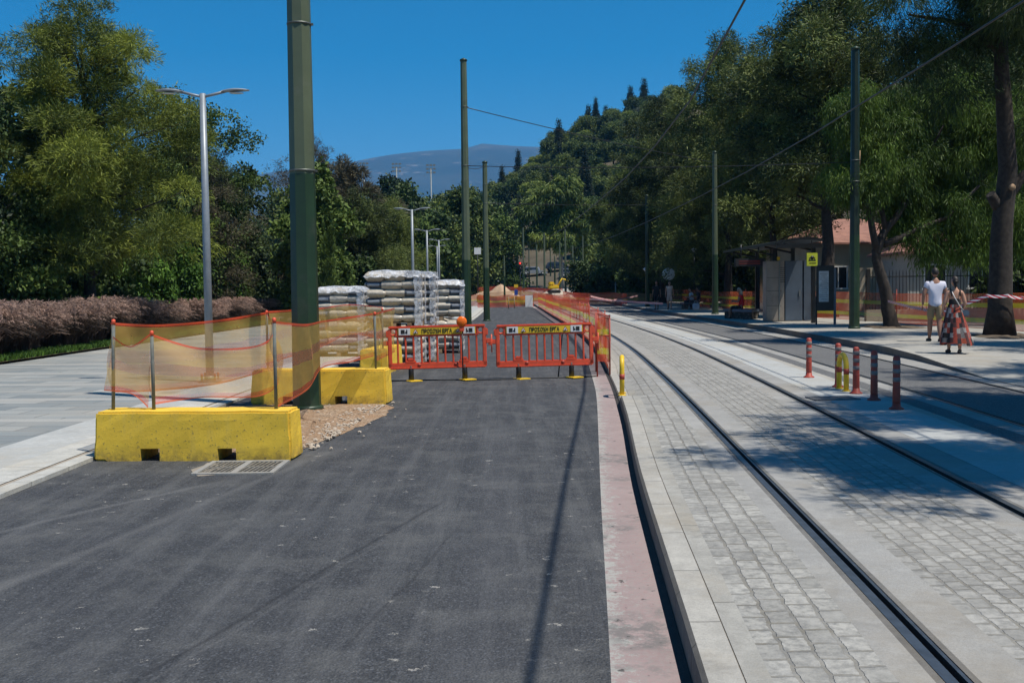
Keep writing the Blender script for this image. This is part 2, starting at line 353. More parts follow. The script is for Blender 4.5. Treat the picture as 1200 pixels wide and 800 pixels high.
def bag_mat(lab=True):
    m, nt, b = newmat('paper bag with dark printed end' if lab else 'plain paper bag'); uv = coords(nt, 'UV')
    sx = nt.nodes.new('ShaderNodeSeparateXYZ'); nt.links.new(uv, sx.inputs[0]); U = sx.outputs[0]; V = sx.outputs[1]
    n = noise(nt, coords(nt), 7, 4)
    o = ramp(nt, n.outputs[0], [(.3, (.36, .32, .26)), (.7, (.50, .45, .37))]).outputs[0]
    f = mth(nt, 'MULTIPLY', mth(nt, 'GREATER_THAN', U, .55), mth(nt, 'LESS_THAN', U, .985))
    if lab: o = mix(nt, f, o, (.035, .045, .065))
    g = mth(nt, 'MULTIPLY', mth(nt, 'MULTIPLY', mth(nt, 'GREATER_THAN', U, .61), mth(nt, 'LESS_THAN', U, .93)), mth(nt, 'LESS_THAN', mth(nt, 'ABSOLUTE', mth(nt, 'SUBTRACT', V, .5)), .3))
    if lab: o = mix(nt, g, o, (.25, .27, .30))
    t = mth(nt, 'LESS_THAN', noise(nt, coords(nt, 'UV', (45, 1, 1)), 1, 1).outputs[0], .45)
    t = mth(nt, 'MULTIPLY', mth(nt, 'MULTIPLY', t, mth(nt, 'LESS_THAN', mth(nt, 'ABSOLUTE', mth(nt, 'SUBTRACT', V, .42)), .1)), mth(nt, 'MULTIPLY', mth(nt, 'GREATER_THAN', U, .2), mth(nt, 'LESS_THAN', U, .58)))
    o = mix(nt, mth(nt, 'MULTIPLY', t, .5), o, (.12, .10, .09))
    nt.links.new(o, b.inputs['Base Color']); b.inputs['Roughness'].default_value = .45
    b.inputs['Coat Weight'].default_value = .5; b.inputs['Coat Roughness'].default_value = .2
    bump(nt, b, noise(nt, coords(nt), 22, 3).outputs[0], .5, .01); return m
M['bag'] = bag_mat(); M['bag_plain'] = bag_mat(False)
def film_mat():
    m, nt, b = newmat('wrinkled plastic film'); v = coords(nt)
    b.inputs['Base Color'].default_value = (.72, .74, .78, 1); b.inputs['Roughness'].default_value = .25
    n = noise(nt, v, 9, 5, .7)
    tr = nt.nodes.new('ShaderNodeBsdfTransparent'); ms = nt.nodes.new('ShaderNodeMixShader')
    nt.links.new(ramp(nt, n.outputs[0], [(.38, .14), (.64, .85)]).outputs[0], ms.inputs[0])
    nt.links.new(tr.outputs[0], ms.inputs[1]); nt.links.new(b.outputs[0], ms.inputs[2])
    nt.links.new(ms.outputs[0], nt.nodes['Material Output'].inputs['Surface'])
    bump(nt, b, noise(nt, v, 26, 4, .7).outputs[0], .8, .02); return m
M['film'] = film_mat()

def leafmat(name, dark, light, trans=.13, rough=.6):
    m, nt, b = newmat(name)
    at = nt.nodes.new('ShaderNodeAttribute'); at.attribute_name = 'var'
    oi = nt.nodes.new('ShaderNodeObjectInfo')
    f = mth(nt, 'ADD', at.outputs['Fac'], mth(nt, 'MULTIPLY', mth(nt, 'SUBTRACT', oi.outputs['Random'], .5), .35), clamp=True)
    o = ramp(nt, f, [(0, dark), (1, light)]).outputs[0]
    nt.links.new(o, b.inputs['Base Color']); b.inputs['Roughness'].default_value = rough
    b.inputs['Specular IOR Level'].default_value = .25
    tl = nt.nodes.new('ShaderNodeBsdfTranslucent'); nt.links.new(o, tl.inputs[0])
    ms = nt.nodes.new('ShaderNodeMixShader'); ms.inputs[0].default_value = trans
    nt.links.new(b.outputs[0], ms.inputs[1]); nt.links.new(tl.outputs[0], ms.inputs[2])
    nt.links.new(ms.outputs[0], nt.nodes['Material Output'].inputs['Surface']); return m
M['lf_yellow'] = leafmat('yellow green needles', (.012, .034, .010), (.25, .29, .040))
M['lf_casu'] = leafmat('olive needles', (.014, .027, .010), (.17, .21, .050))
M['lf_dark'] = leafmat('dark green leaves', (.009, .022, .008), (.080, .125, .030))
M['lf_broad'] = leafmat('broad green leaves', (.028, .055, .012), (.14, .20, .04))
M['lf_bright'] = leafmat('bright green leaves', (.035, .085, .012), (.13, .24, .03))
M['lf_pepper'] = leafmat('hanging green leaves', (.035, .070, .012), (.15, .24, .035), .3)
M['lf_brown'] = leafmat('dull brown foliage', (.045, .040, .022), (.13, .115, .065))
M['lf_hill'] = leafmat('pine crown', (.025, .050, .014), (.19, .23, .050))
M['lf_hill2'] = leafmat('grey green crown', (.035, .05, .03), (.15, .18, .105))
M['lf_hill3'] = leafmat('light green crown', (.05, .085, .018), (.24, .29, .055))
M['lf_cyp'] = leafmat('cypress crown', (.010, .020, .010), (.030, .045, .018))
M['lf_grass'] = leafmat('verge grass', (.022, .055, .008), (.075, .15, .02))
M['lf_plume'] = leafmat('brown fountain grass', (.045, .034, .026), (.50, .34, .27), .35)

# ------------------------------------------------------------------ objects
def tag(o, label=None, cat=None, group=None, kind=None):
    if label: o['label'] = label
    if cat: o['category'] = cat
    if group: o['group'] = group
    if kind: o['kind'] = kind
    return o
def thing(name, label, cat, loc=(0, 0, 0), rz=0, group=None):
    o = bpy.data.objects.new(name, None); COL.objects.link(o); o.empty_display_size = .2
    o.location = loc; o.rotation_euler = (0, 0, rz)
    return tag(o, label, cat, group)
def copy_tree(o, parent=None, skip=()):
    c = o.copy(); COL.objects.link(c)
    c.parent = parent
    for ch in list(o.children):
        if ch.name not in skip: copy_tree(ch, c)
    return c
class MB:
    """collects shapes into ONE mesh"""
    def __init__(s): s.v = []; s.f = []; s.uv = {}; s.mi = {}; s.sm = set()
    def quad(s, pts, uvs=None, mi=0):
        n = len(s.v); s.v += [tuple(p) for p in pts]; s.f.append(tuple(range(n, n+len(pts))))
        if uvs: s.uv[len(s.f)-1] = uvs
        if mi: s.mi[len(s.f)-1] = mi
    def box(s, c, d, rz=0, mi=0, M4=None, bev=0):
        hx, hy, hz = d[0]/2, d[1]/2, d[2]/2
        if bev:
            return s.bbox(c, d, bev, rz, mi)
        P = [Vector((x, y, z)) for z in (-hz, hz) for y in (-hy, hy) for x in (-hx, hx)]
        rot = M4 or Matrix.Rotation(rz, 4, 'Z')
        n = len(s.v); s.v += [tuple(rot @ p + Vector(c)) for p in P]
        for q in ((0, 2, 3, 1), (4, 5, 7, 6), (0, 1, 5, 4), (2, 6, 7, 3), (0, 4, 6, 2), (1, 3, 7, 5)):
            s.f.append(tuple(n+i for i in q))
            if mi: s.mi[len(s.f)-1] = mi
    def bbox(s, c, d, bev, rz=0, mi=0):
        bm = bmesh.new(); bmesh.ops.create_cube(bm, size=1)
        bmesh.ops.scale(bm, vec=d, verts=bm.verts)
        bmesh.ops.bevel(bm, geom=list(bm.edges), offset=bev, segments=2, affect='EDGES')
        s.addbm(bm, Matrix.Translation(c) @ Matrix.Rotation(rz, 4, 'Z'), mi)
    def addbm(s, bm, mtx=Matrix.Identity(4), mi=0, smooth=False):
        n = len(s.v); bm.verts.ensure_lookup_table()
        for i, vv in enumerate(bm.verts): vv.index = i
        s.v += [tuple(mtx @ vv.co) for vv in bm.verts]
        for f in bm.faces:
            s.f.append(tuple(n+vv.index for vv in f.verts))
            if mi: s.mi[len(s.f)-1] = mi
            if smooth: s.sm.add(len(s.f)-1)
        bm.free()
    def tube(s, pts, rad, n=8, mi=0, cap=True, smooth=True, flat=1.0):
        pts = [Vector(p) for p in pts]
        if not hasattr(rad, '__len__'): rad = [rad]*len(pts)
        base = len(s.v); prev = None
        for i, p in enumerate(pts):
            d = (pts[min(i+1, len(pts)-1)] - pts[max(i-1, 0)]).normalized()
            if prev is None:
                a = Vector((1, 0, 0)) if abs(d.x) < .9 else Vector((0, 1, 0))
                u = d.cross(a).normalized()
            else: u = (prev - d*prev.dot(d)).normalized()
            prev = u; w = d.cross(u)
            for k in range(n):
                t = 2*PI*k/n + PI/n
                s.v.append(tuple(p + (u*math.cos(t) + w*math.sin(t)*flat)*rad[i]))
        for i in range(len(pts)-1):
            for k in range(n):
                a = base+i*n+k; b = base+i*n+(k+1) % n
                s.f.append((a, b, b+n, a+n))
                if mi: s.mi[len(s.f)-1] = mi
                if smooth: s.sm.add(len(s.f)-1)
        if cap:
            s.f.append(tuple(base+k for k in range(n))[::-1]); 
            if mi: s.mi[len(s.f)-1] = mi
            e = base+(len(pts)-1)*n; s.f.append(tuple(e+k for k in range(n)))
            if mi: s.mi[len(s.f)-1] = mi
    def lathe(s, prof, n=16, c=(0, 0, 0), mi=0, mtx=None, sx=1, sy=1):
        base = len(s.v); mtx = mtx or Matrix.Identity(4)
        for r, z in prof:
            for k in range(n):
                t = 2*PI*k/n
                s.v.append(tuple(mtx @ Vector((r*math.cos(t)*sx, r*math.sin(t)*sy, z)) + Vector(c)))
        for i in range(len(prof)-1):
            for k in range(n):
                a = base+i*n+k; b = base+i*n+(k+1) % n
                s.f.append((a, b, b+n, a+n)); s.sm.add(len(s.f)-1)
                if mi: s.mi[len(s.f)-1] = mi
        for e, fl in ((base, 1), (base+(len(prof)-1)*n, 0)):
            t = tuple(e+k for k in range(n)); s.f.append(t[::-1] if fl else t)
            if mi: s.mi[len(s.f)-1] = mi
    def build(s, name, mats, parent=None, loc=None):
        me = bpy.data.meshes.new(name); me.from_pydata(s.v, [], s.f)
        if not isinstance(mats, (list, tuple)): mats = [mats]
        for m in mats: me.materials.append(m)
        if s.uv:
            uvl = me.uv_layers.new(name='UVMap')
            for fi, uvs in s.uv.items():
                for li, uv in zip(me.polygons[fi].loop_indices, uvs): uvl.data[li].uv = uv
        for fi, mi in s.mi.items(): me.polygons[fi].material_index = mi
        for fi in s.sm: me.polygons[fi].use_smooth = True
        me.validate(); me.update()
        o = bpy.data.objects.new(name, me); COL.objects.link(o)
        if parent: o.parent = parent
        if loc: o.location = loc
        return o
def leafobj(name, V, F_n, per, var, m, parent=None):
    """V: (n*per,3) array of n polygons with per corners each"""
    me = bpy.data.meshes.new(name)
    nv = len(V); me.vertices.add(nv); me.vertices.foreach_set('co', np.asarray(V, dtype=np.float32).ravel())
    me.loops.add(nv); me.loops.foreach_set('vertex_index', np.arange(nv, dtype=np.int32))
    me.polygons.add(F_n); me.polygons.foreach_set('loop_start', np.arange(0, nv, per, dtype=np.int32))
    me.polygons.foreach_set('loop_total', np.full(F_n, per, dtype=np.int32))
    a = me.attributes.new('var', 'FLOAT', 'FACE'); a.data.foreach_set('value', np.asarray(var, dtype=np.float32))
    me.materials.append(m); me.update(calc_edges=True)
    o = bpy.data.objects.new(name, me); COL.objects.link(o)
    if parent: o.parent = parent
    return o

# ------------------------------------------------------------------ terrain functions
def h(y):
    if y < 55: return 0.
    if y < 140: return 1.5e-4*(y-55)**2
    if y < 220: return 1.08375+.0255*(y-140)
    return 1.08375+.0255*80
def pchip(pts):
    xs = [p[0] for p in pts]; ys = [p[1] for p in pts]; n = len(xs)
    d = [(ys[i+1]-ys[i])/(xs[i+1]-xs[i]) for i in range(n-1)]
    m = [d[0]]+[0 if d[i-1]*d[i] <= 0 else 2*d[i-1]*d[i]/(d[i-1]+d[i]) for i in range(1, n-1)]+[d[-1]]
    def f(x):
        if x <= xs[0]: return ys[0]+d[0]*(x-xs[0])
        if x >= xs[-1]: return ys[-1]+d[-1]*(x-xs[-1])
        i = max(k for k in range(n-1) if xs[k] <= x); t = (x-xs[i])/(xs[i+1]-xs[i]); L = xs[i+1]-xs[i]
        return (2*t**3-3*t*t+1)*ys[i]+(t**3-2*t*t+t)*L*m[i]+(-2*t**3+3*t*t)*ys[i+1]+(t**3-t*t)*L*m[i+1]
    return f
CT = pchip([(-6, 1.75), (4, 2.47), (9.3, 2.81), (14, 3.11), (18.3, 3.36), (28.3, 3.82), (36.4, 4.0), (45, 4.06), (60, 4.0), (80, 3.8), (100, 3.3), (130, 2.2), (170, -.5)])
YS = [-5+i for i in range(0, 45)]+[40+2*i for i in range(1, 21)]+[80+4*i for i in range(1, 23)]
def ctp(y, off):
    e = .05; s = (CT(y+e)-CT(y-e))/(2*e); L = math.hypot(1, s)
    return CT(y)+off/L, y-off*s/L
def cxy(y, off):  # X where the offset curve crosses Y
    e = .05; s = (CT(y+e)-CT(y-e))/(2*e); return CT(y)+off*math.hypot(1, s)
def strip(mb, o1, o2, z1, z2, mi=0, ys=YS, u0=None, fx=None):
    """band between two offsets of the track line; fx: functions of y instead"""
    s = 0
    for i in range(len(ys)-1):
        ya, yb = ys[i], ys[i+1]
        X = lambda o, y: o(y) if callable(o) else cxy(y, o)
        Z = lambda z, y: (z(y) if callable(z) else z)+h(y)
        a, b, c, d = (X(o1, ya), ya, Z(z1, ya)), (X(o2, ya), ya, Z(z2, ya)), (X(o2, yb), yb, Z(z2, yb)), (X(o1, yb), yb, Z(z1, yb))
        L = math.hypot(yb-ya, b[0]-c[0]); U = 0 if u0 is None else u0
        w = b[0]-a[0] if abs(b[0]-a[0]) > .001 else .1
        mb.quad([a, b, c, d], [(U, s), (U+w, s), (U+w, s+L), (U, s+L)], mi); s += L

BED = .15; T2 = .11; PLAT = .28
# drop in the kerb where the bollard stands
def kz(y):
    if y <= 15.2: return BED
    if y <= 15.7: return BED-.11*(y-15.2)/.5
    if y <= 20.3: return .04
    if y <= 21.2: return .04+.11*(y-20.3)/.9
    return BED
YK = sorted(set(YS+[15.2, 15.4, 15.7, 20.3, 20.7, 21.2]))
KO = pchip([(0, -1.75), (8, -1.74), (13.6, -1.66), (20, -1.62), (60, -1.62)])
ko = lambda d: (lambda y: cxy(y, KO(y)+d))
GO = pchip([(0, -2.12), (7, -2.07), (11.5, -2.02), (19, -1.94), (60, -1.94)])
go_ = lambda y: cxy(y, GO(y))
road_left = pchip([(-6, -4.28), (17, -4.28), (25, -3.8), (40, -2.9), (56, -2.1), (80, -2.0), (150, -2.5)])
# ---- road
mb = MB()
strip(mb, road_left, go_, 0, 0, 0)
tag(mb.build('road', [M['asphalt']]), kind='structure')
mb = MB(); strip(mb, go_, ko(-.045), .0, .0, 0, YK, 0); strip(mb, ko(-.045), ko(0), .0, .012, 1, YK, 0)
tag(mb.build('gutter_strip', [M['pink'], M['gutter_dirt_shade']]), kind='structure')
# ---- track bed with setts and concrete
mb = MB()
RG = .056 # half width of the slot for the grooved rail
G = .7175+.03
strip(mb, ko(0), ko(.008), -.06, lambda y: kz(y)-.02, 2, YK)             # kerb face
strip(mb, ko(.008), ko(.028), lambda y: kz(y)-.02, kz, 2, YK)
strip(mb, ko(.028), ko(.17), kz, kz, 0, YK)
strip(mb, ko(.17), ko(.176), lambda y: kz(y)-.004, lambda y: kz(y)-.004, 7, YK)
strip(mb, ko(.176), ko(.28), kz, lambda y: (kz(y)*.75+BED*.25), 8, YK)
strip(mb, ko(.28), -.98, lambda y: (kz(y)*.75+BED*.25), BED, 4, YK, 0)
strip(mb, -.98, -G-RG-.035, BED, BED, 1); strip(mb, -G-RG-.035, -G-RG, BED, BED, 9)
strip(mb, -G+RG, -G+RG+.03, BED, BED, 9); strip(mb, -G+RG+.03, -.43, BED, BED, 1)
strip(mb, -.43, .46, BED, BED, 3, YS, 0)
strip(mb, .46, G-RG-.03, BED, BED, 1); strip(mb, G-RG-.03, G-RG, BED, BED, 9)
strip(mb, G+RG, G+RG+.035, BED, BED, 9); strip(mb, G+RG+.035, 1.12, BED, BED, 1)
strip(mb, 1.12, 1.86, BED+.002, BED+.002, 5)
strip(mb, 1.86, 2.0, BED+.002, BED, 0)
strip(mb, 2.0, 2.0, BED, T2-.03, 2)
for s in (-1, 1):
    for o, sg in ((s*G-RG, 1), (s*G+RG, -1)):
        strip(mb, o, o, BED, BED-.07, 6)
    strip(mb, s*G-RG, s*G+RG, BED-.07, BED-.07, 6)
tag(mb.build('track_bed', [M['kerb'], M['conc'], M['kerb_dark'], M['cobble'], M['cobble_edge'], M['conc_light'], M['rail_side'], M['mortar_dark'], M['conc_rough'], M['rail_stain']]), kind='structure')
# ---- second track surface
OFF2 = 3.45
mb = MB()
strip(mb, 2.0, OFF2-G-RG-.25, T2, T2, 0); strip(mb, OFF2-G-RG-.25, OFF2-G-RG, T2, T2, 1)
strip(mb, OFF2-G+RG, OFF2+G-RG, T2, T2, 0); strip(mb, OFF2+G+RG, 4.82, T2, T2, 1)
for s in (-1, 1):
    for o in (OFF2+s*G-RG, OFF2+s*G+RG): strip(mb, o, o, T2, T2-.07, 2)
    strip(mb, OFF2+s*G-RG, OFF2+s*G+RG, T2-.07, T2-.07, 2)
tag(mb.build('far_track_surface', [M['asphalt_track'], M['conc'], M['rail_side']]), kind='structure')
# ---- rails
def rail(off, side, z, label):
    mb = MB(); c = off+side*G
    hd = (c-.054, c-.004) if side < 0 else (c+.004, c+.054)   # running head
    # head lies on the track's inner face side reversed: groove towards the middle
    gl = (c+.036, c+.054) if side < 0 else (c-.054, c-.036)
    strip(mb, hd[0], hd[1], z+.002, z+.002, 0); strip(mb, hd[0], hd[0], z-.05, z+.002, 1); strip(mb, hd[1], hd[1], z+.002, z-.05, 1)
    strip(mb, gl[0], gl[1], z-.004, z-.004, 0); strip(mb, gl[0], gl[0], z-.05, z-.004, 1); strip(mb, gl[1], gl[1], z-.004, z-.05, 1)
    o = mb.build('tram_rail', [M['rail'], M['rail_side']]); tag(o, label, 'rail', 'grooved tram rails')
rail(0, -1, BED, 'grooved steel rail nearest the asphalt road, beside the kerb setts')
rail(0, 1, BED, 'grooved steel rail running just left of the red marker posts')
rail(OFF2, -1, T2, 'grooved steel rail in grey asphalt just right of the red marker posts')
rail(OFF2, 1, T2, 'grooved steel rail closest to the tram stop platform kerb')
# ---- platform and the pavement behind
def pz(y):
    if y < 17.6: return T2+.01
    if y < 24: return T2+.01+(PLAT-T2-.01)*(y-17.6)/6.4
    return PLAT
mb = MB()
poff = lambda y: cxy(y, 4.82 if y > 22 else 4.82-.3*min(1, (22-y)/4.4))
poffi = lambda y: poff(y)+.22
YP = sorted(set(YS+[17.6]))
strip(mb, poff, poff, T2-.05, pz, 1, YP)
strip(mb, poff, poffi, pz, pz, 2, YP)
strip(mb, poffi, lambda y: 19., pz, pz, 0, YP)
tag(mb.build('platform_pavement', [M['platform'], M['kerb_dark'], M['kerb']]), kind='structure')
# ---- plaza on the left
mb = MB()
pl = lambda d: (lambda y: road_left(y)-d)
YL = YS
strip(mb, pl(.0), pl(.0), -.05, .04, 1); strip(mb, pl(.16), pl(.0), .04, .04, 1)
strip(mb, pl(.22), pl(.16), .034, .034, 2)
strip(mb, pl(.62), pl(.22), .04, .04, 1)
strip(mb, pl(1.3), pl(.62), .04, .04, 3)
strip(mb, lambda y: -12.15, pl(1.3), .04, .04, 0)
tag(mb.build('plaza_paving', [M['plaza'], M['kerb_white'], M['mortar'], M['conc_light']]), kind='structure')
# verge and the soil below the trees
mb = MB(); strip(mb, lambda y: -60, lambda y: -12.15, .1, .1)
tag(mb.build('planting_soil', [M['soil']]), kind='structure')

# ---- big ground sheet with the wooded hill
def smooth(a, b, x):
    t = min(1, max(0, (x-a)/(b-a))); return t*t*(3-2*t)
HP = pchip([(-400, 0), (-60, 0), (-36, 0), (-20, 2), (-10, 7), (0, 16), (9.6, 27), (19, 37), (26, 42), (43, 49), (80, 55), (150, 58), (800, 40)])
def hill(x, y):
    r = smooth(145, 318, y)*(1-.5*smooth(420, 800, y))
    return HP(x*300/max(150, min(y, 420)))*r + 9*smooth(150, 260, y)*(1-smooth(-10, 30, x))*smooth(-140, -20, x)+1.5*math.sin(x*.11)*math.sin(y*.09)*r
XG = [-9000, -5000, -2500, -1200, -600, -300]+[-200+10*i for i in range(0, 61)]+[450, 600, 1200, 2500, 5000, 9000]
YG = [-3000, -800, -200, -60, -5]+[10*i for i in range(1, 6)]+[50+4*i for i in range(1, 120)]+[600, 800, 1200, 2500, 5000, 9000]
mb = MB()
nx = len(XG)
for y in YG:
    for x in XG:
        mb.v.append((x, y, h(y)-.09+hill(x, y)))
for j in range(len(YG)-1):
    for i in range(nx-1):
        a = j*nx+i; mb.f.append((a, a+1, a+1+nx, a+nx)); mb.sm.add(len(mb.f)-1)
M['hillsoil'] = mat('hillside ground', (.085, .07, .045), .95, var=.35, scale=.12, bmp=0)
tag(mb.build('ground', [M['hillsoil']]), kind='structure')

# ---- far mountain
def mountain():
    mb = MB(); nxm, nym = 90, 26
    prof = pchip([(-4200, 120), (-2600, 420), (-1500, 660), (-900, 735), (-650, 778), (-430, 800), (-250, 806), (-120, 838), (-60, 826), (60, 815), (300, 800), (900, 640), (2000, 420), (4200, 200)])
    for j in range(nym):
        t = j/(nym-1); y = 4600+t*2400
        for i in range(nxm):
            x = -4500+i*9000/(nxm-1)
            k = math.sin(min(1, t/.62)*PI/2)
            rid = 1+.03*math.sin(x*.004+3*math.sin(y*.0016))*(1-t/.6)+.015*math.sin(x*.013+y*.004)*(1-t/.6)
            z = prof(x)*k*(rid if t < .6 else 1)-20
            if t >= .62: z = prof(x)*(1-.4*(t-.62))-20
            mb.v.append((x, y, z))
    for j in range(nym-1):
        for i in range(nxm-1):
            a = j*nxm+i; mb.f.append((a, a+1, a+1+nxm, a+nxm)); mb.sm.add(len(mb.f)-1)
    m, nt, b = newmat('mountain scrub and rock'); v = coords(nt, 'Object', (.4, .4, 1.6))
    n1 = noise(nt, v, .0035, 8, .65); n2 = noise(nt, v, .011, 9, .8)
    o = ramp(nt, n1.outputs[0], [(.42, (.018, .028, .020)), (.62, (.05, .055, .04))]).outputs[0]
    o = mix(nt, ramp(nt, n2.outputs[0], [(.56, 0), (.66, .65)]).outputs[0], o, (.30, .26, .22))
    nt.links.new(o, b.inputs['Base Color']); b.inputs['Roughness'].default_value = 1
    tag(mb.build('mountain', [m]), kind='structure')
mountain()

# ------------------------------------------------------------------ vegetation
rng = np.random.default_rng(11)
def unit(a): return a/np.maximum(1e-6, np.linalg.norm(a, axis=1, keepdims=True))
def crown(name, lobes, tufts, leaves, L, W, m, parent=None, droop=.3, spread=.8, out=.7, inner=.25, seed=1, tuft_r=.25, flat=1.0, up=.75):
    """leafy faces in tufts, spread through lobes (cx,cy,cz,rx,ry,rz)"""
    g = np.random.default_rng(seed); lo = np.array(lobes, dtype=float)
    wt = (lo[:, 3]*lo[:, 4]+lo[:, 4]*lo[:, 5]+lo[:, 3]*lo[:, 5])**1.0; wt /= wt.sum()
    idx = g.choice(len(lo), tufts, p=wt)
    d = unit(g.normal(size=(tufts, 3))+np.array([0, 0, up]))
    rr = np.where(g.random(tufts) < inner, g.uniform(.25, .8, tufts), g.uniform(.78, 1.12, tufts))
    # ragged outline
    wob = 1+.16*np.sin(d[:, 0]*5+idx*1.7)+.14*np.sin(d[:, 2]*7+idx*2.3)+.10*np.sin(d[:, 1]*9+idx)
    C = lo[idx, :3]+d*lo[idx, 3:]*(rr*wob)[:, None]
    n = tufts*leaves
    Cc = np.repeat(C, leaves, 0)+g.normal(size=(n, 3))*tuft_r*.5
    od = np.repeat(d, leaves, 0)
    dirv = unit(od*out+g.normal(size=(n, 3))*spread*.6+np.array([0, 0, -droop]))
    ll = L*g.uniform(.55, 1.35, n)[:, None]; ww = W*g.uniform(.6, 1.3, n)[:, None]
    side = unit(np.cross(dirv, g.normal(size=(n, 3))))
    mid = Cc+dirv*ll*.5+np.array([0, 0, -1.])*ll*droop*.10
    V = np.empty((n, 4, 3)); V[:, 0] = Cc; V[:, 1] = mid+side*ww*.5; V[:, 2] = Cc+dirv*ll+np.array([0, 0, -1.])*ll*droop*.35; V[:, 3] = mid-side*ww*.5
    lobv = g.random(len(lo)); tv = g.random(tufts)**1.3*.5+lobv[idx]**1.4*.55
    var = np.clip(np.repeat(tv, leaves)+g.normal(size=n)*.12, 0, 1)
    return leafobj(name, V.reshape(-1, 3), n, 4, var, m, parent)
def trunk_mb(path, rads, limbs=(), n=10, wob=.03, seed=0):
    rd = random.Random(seed); mb = MB()
    def wig(pts):
        out = []
        for i in range(len(pts)-1):
            a, b = Vector(pts[i]), Vector(pts[i+1])
            for k in range(3):
                t = k/3; p = a.lerp(b, t)
                if not (i == 0 and k == 0): p += Vector((rd.uniform(-wob, wob), rd.uniform(-wob, wob), 0))
                out.append(p)
        out.append(Vector(pts[-1])); return out
    def rr(rads, m_): return [rads[0]+(rads[-1]-rads[0])*(i/(m_-1))**.8 for i in range(m_)]
    p = wig(path); r = rr(rads, len(p)); r[0] *= 1.35
    mb.tube(p, r, n)
    for lp, lr in limbs:
        q = wig(lp); mb.tube(q, rr(lr, len(q)), 7)
    return mb
def rlobes(cx, cy, z0, z1, r0, r1, n, seed, size=1.0, rz=.8):
    """n lobes filling a column whose radius goes r0 -> r1 -> small"""
    rd = random.Random(seed); out = []; n = int(n*3.0)
    for i in range(n):
        t = (i+.5)/n; z = z0+(z1-z0)*t
        R_ = (r0+(r1-r0)*min(1, t*1.6)) if t < .6 else r1*(1-((t-.6)/.4)**1.6*.8)
        a = rd.uniform(0, 2*PI)+i*2.4; rr_ = R_*(.25+.95*rd.random()**.75)
        s = size*(.13*R_+.13*r1)*rd.uniform(.5, 1.4)
        out.append((cx+rr_*math.cos(a), cy+rr_*math.sin(a), z+rd.uniform(-.7, .7), s, s, s*rz*rd.uniform(.55, 1)))
    return out
def limbs_to(lobes, base, z0, z1, r, seed=0):
    rd = random.Random(seed); L = []
    for lb in lobes:
        zz = max(z0, min(z1, lb[2]-rd.uniform(.6, 1.6)))
        s = Vector((base[0], base[1], zz)); e = Vector(lb[:3]); m_ = s.lerp(e, .5)+Vector((0, 0, rd.uniform(0, .25)))
        L.append(([s, m_, e], [r*rd.uniform(.6, 1), r*.15]))
    return L
def tree(label, X, Y, H, R1, kind, seed, group=None, name=None, base_z=None, trunk_r=.2, z0=1.5, R0=None, nl=16, tufts=1500, cat='tree', tr_mat='bark', lean=(0, 0), topR=None, **kw):
    bz = base_z if base_z is not None else h(Y)
    t = thing(name or 'tree', label, cat, (X, Y, bz), 0, group)
    lob = rlobes(lean[0]*.7, lean[1]*.7, z0, H-.7, R0 or R1*.8, R1, nl, seed)
    for k in range(5):
        tt = (k+.6)/5; lob.append((lean[0]*.5, lean[1]*.5, z0+(H-z0)*tt*.86, R1*(.62-.42*tt*tt), R1*(.62-.42*tt*tt), (H-z0)*.13))
    lob += [(lean[0]+random.uniform(-.3, .3), lean[1], H-.9, R1*.22, R1*.22, .9)]
    if kind in ('casu', 'needle') and R1 > 1.5:
        rs = random.Random(seed+500)
        for k in range(5):
            a = rs.uniform(0, 2*PI); q = R1*rs.uniform(.15, .62); hh = H-rs.uniform(-.3, 2.2)-q*.5
            for j in range(5): lob.append((lean[0]*.7+q*math.cos(a)+rs.uniform(-.1, .1), q*math.sin(a), hh-j*.55*R1/3, (.16+.09*j)*R1/2.6, (.16+.09*j)*R1/2.6, .42*R1/3))
    P = dict(casu=dict(leaves=40, L=.20, W=.03, droop=.2, out=.9, tuft_r=.26, spread=.9, inner=.15),
             needle=dict(leaves=38, L=.19, W=.022, droop=.15, out=.9, tuft_r=.22, spread=.9, inner=.15),
             broad=dict(leaves=20, L=.15, W=.10, droop=.2, out=.5, tuft_r=.32, spread=1.3, inner=.15),
             pepper=dict(leaves=34, L=.17, W=.03, droop=.9, out=.5, tuft_r=.34, spread=.8, inner=.2))[kind].copy()
    mname = kw.pop('m', {'casu': 'lf_casu', 'needle': 'lf_yellow', 'broad': 'lf_broad', 'pepper': 'lf_pepper'}[kind])
    P.update(kw)
    th = H*.8
    tm = trunk_mb([(0, 0, -.15), (lean[0]*.3, lean[1]*.3, th*.4), (lean[0]*.8, lean[1]*.8, th)], [trunk_r, .05],
                  limbs_to(lob, (lean[0]*.4, lean[1]*.4), z0*.8, th*.95, trunk_r*.28, seed) if nl < 1 else limbs_to(lob[::4], (lean[0]*.4, lean[1]*.4), z0*.8, th*.95, trunk_r*.28, seed), wob=.06, seed=seed)
    tm.build('trunk', M[tr_mat], t)
    crown('crown', lob, tufts, P.pop('leaves'), P.pop('L'), P.pop('W'), M[mname], t, seed=seed, **P)
    return t

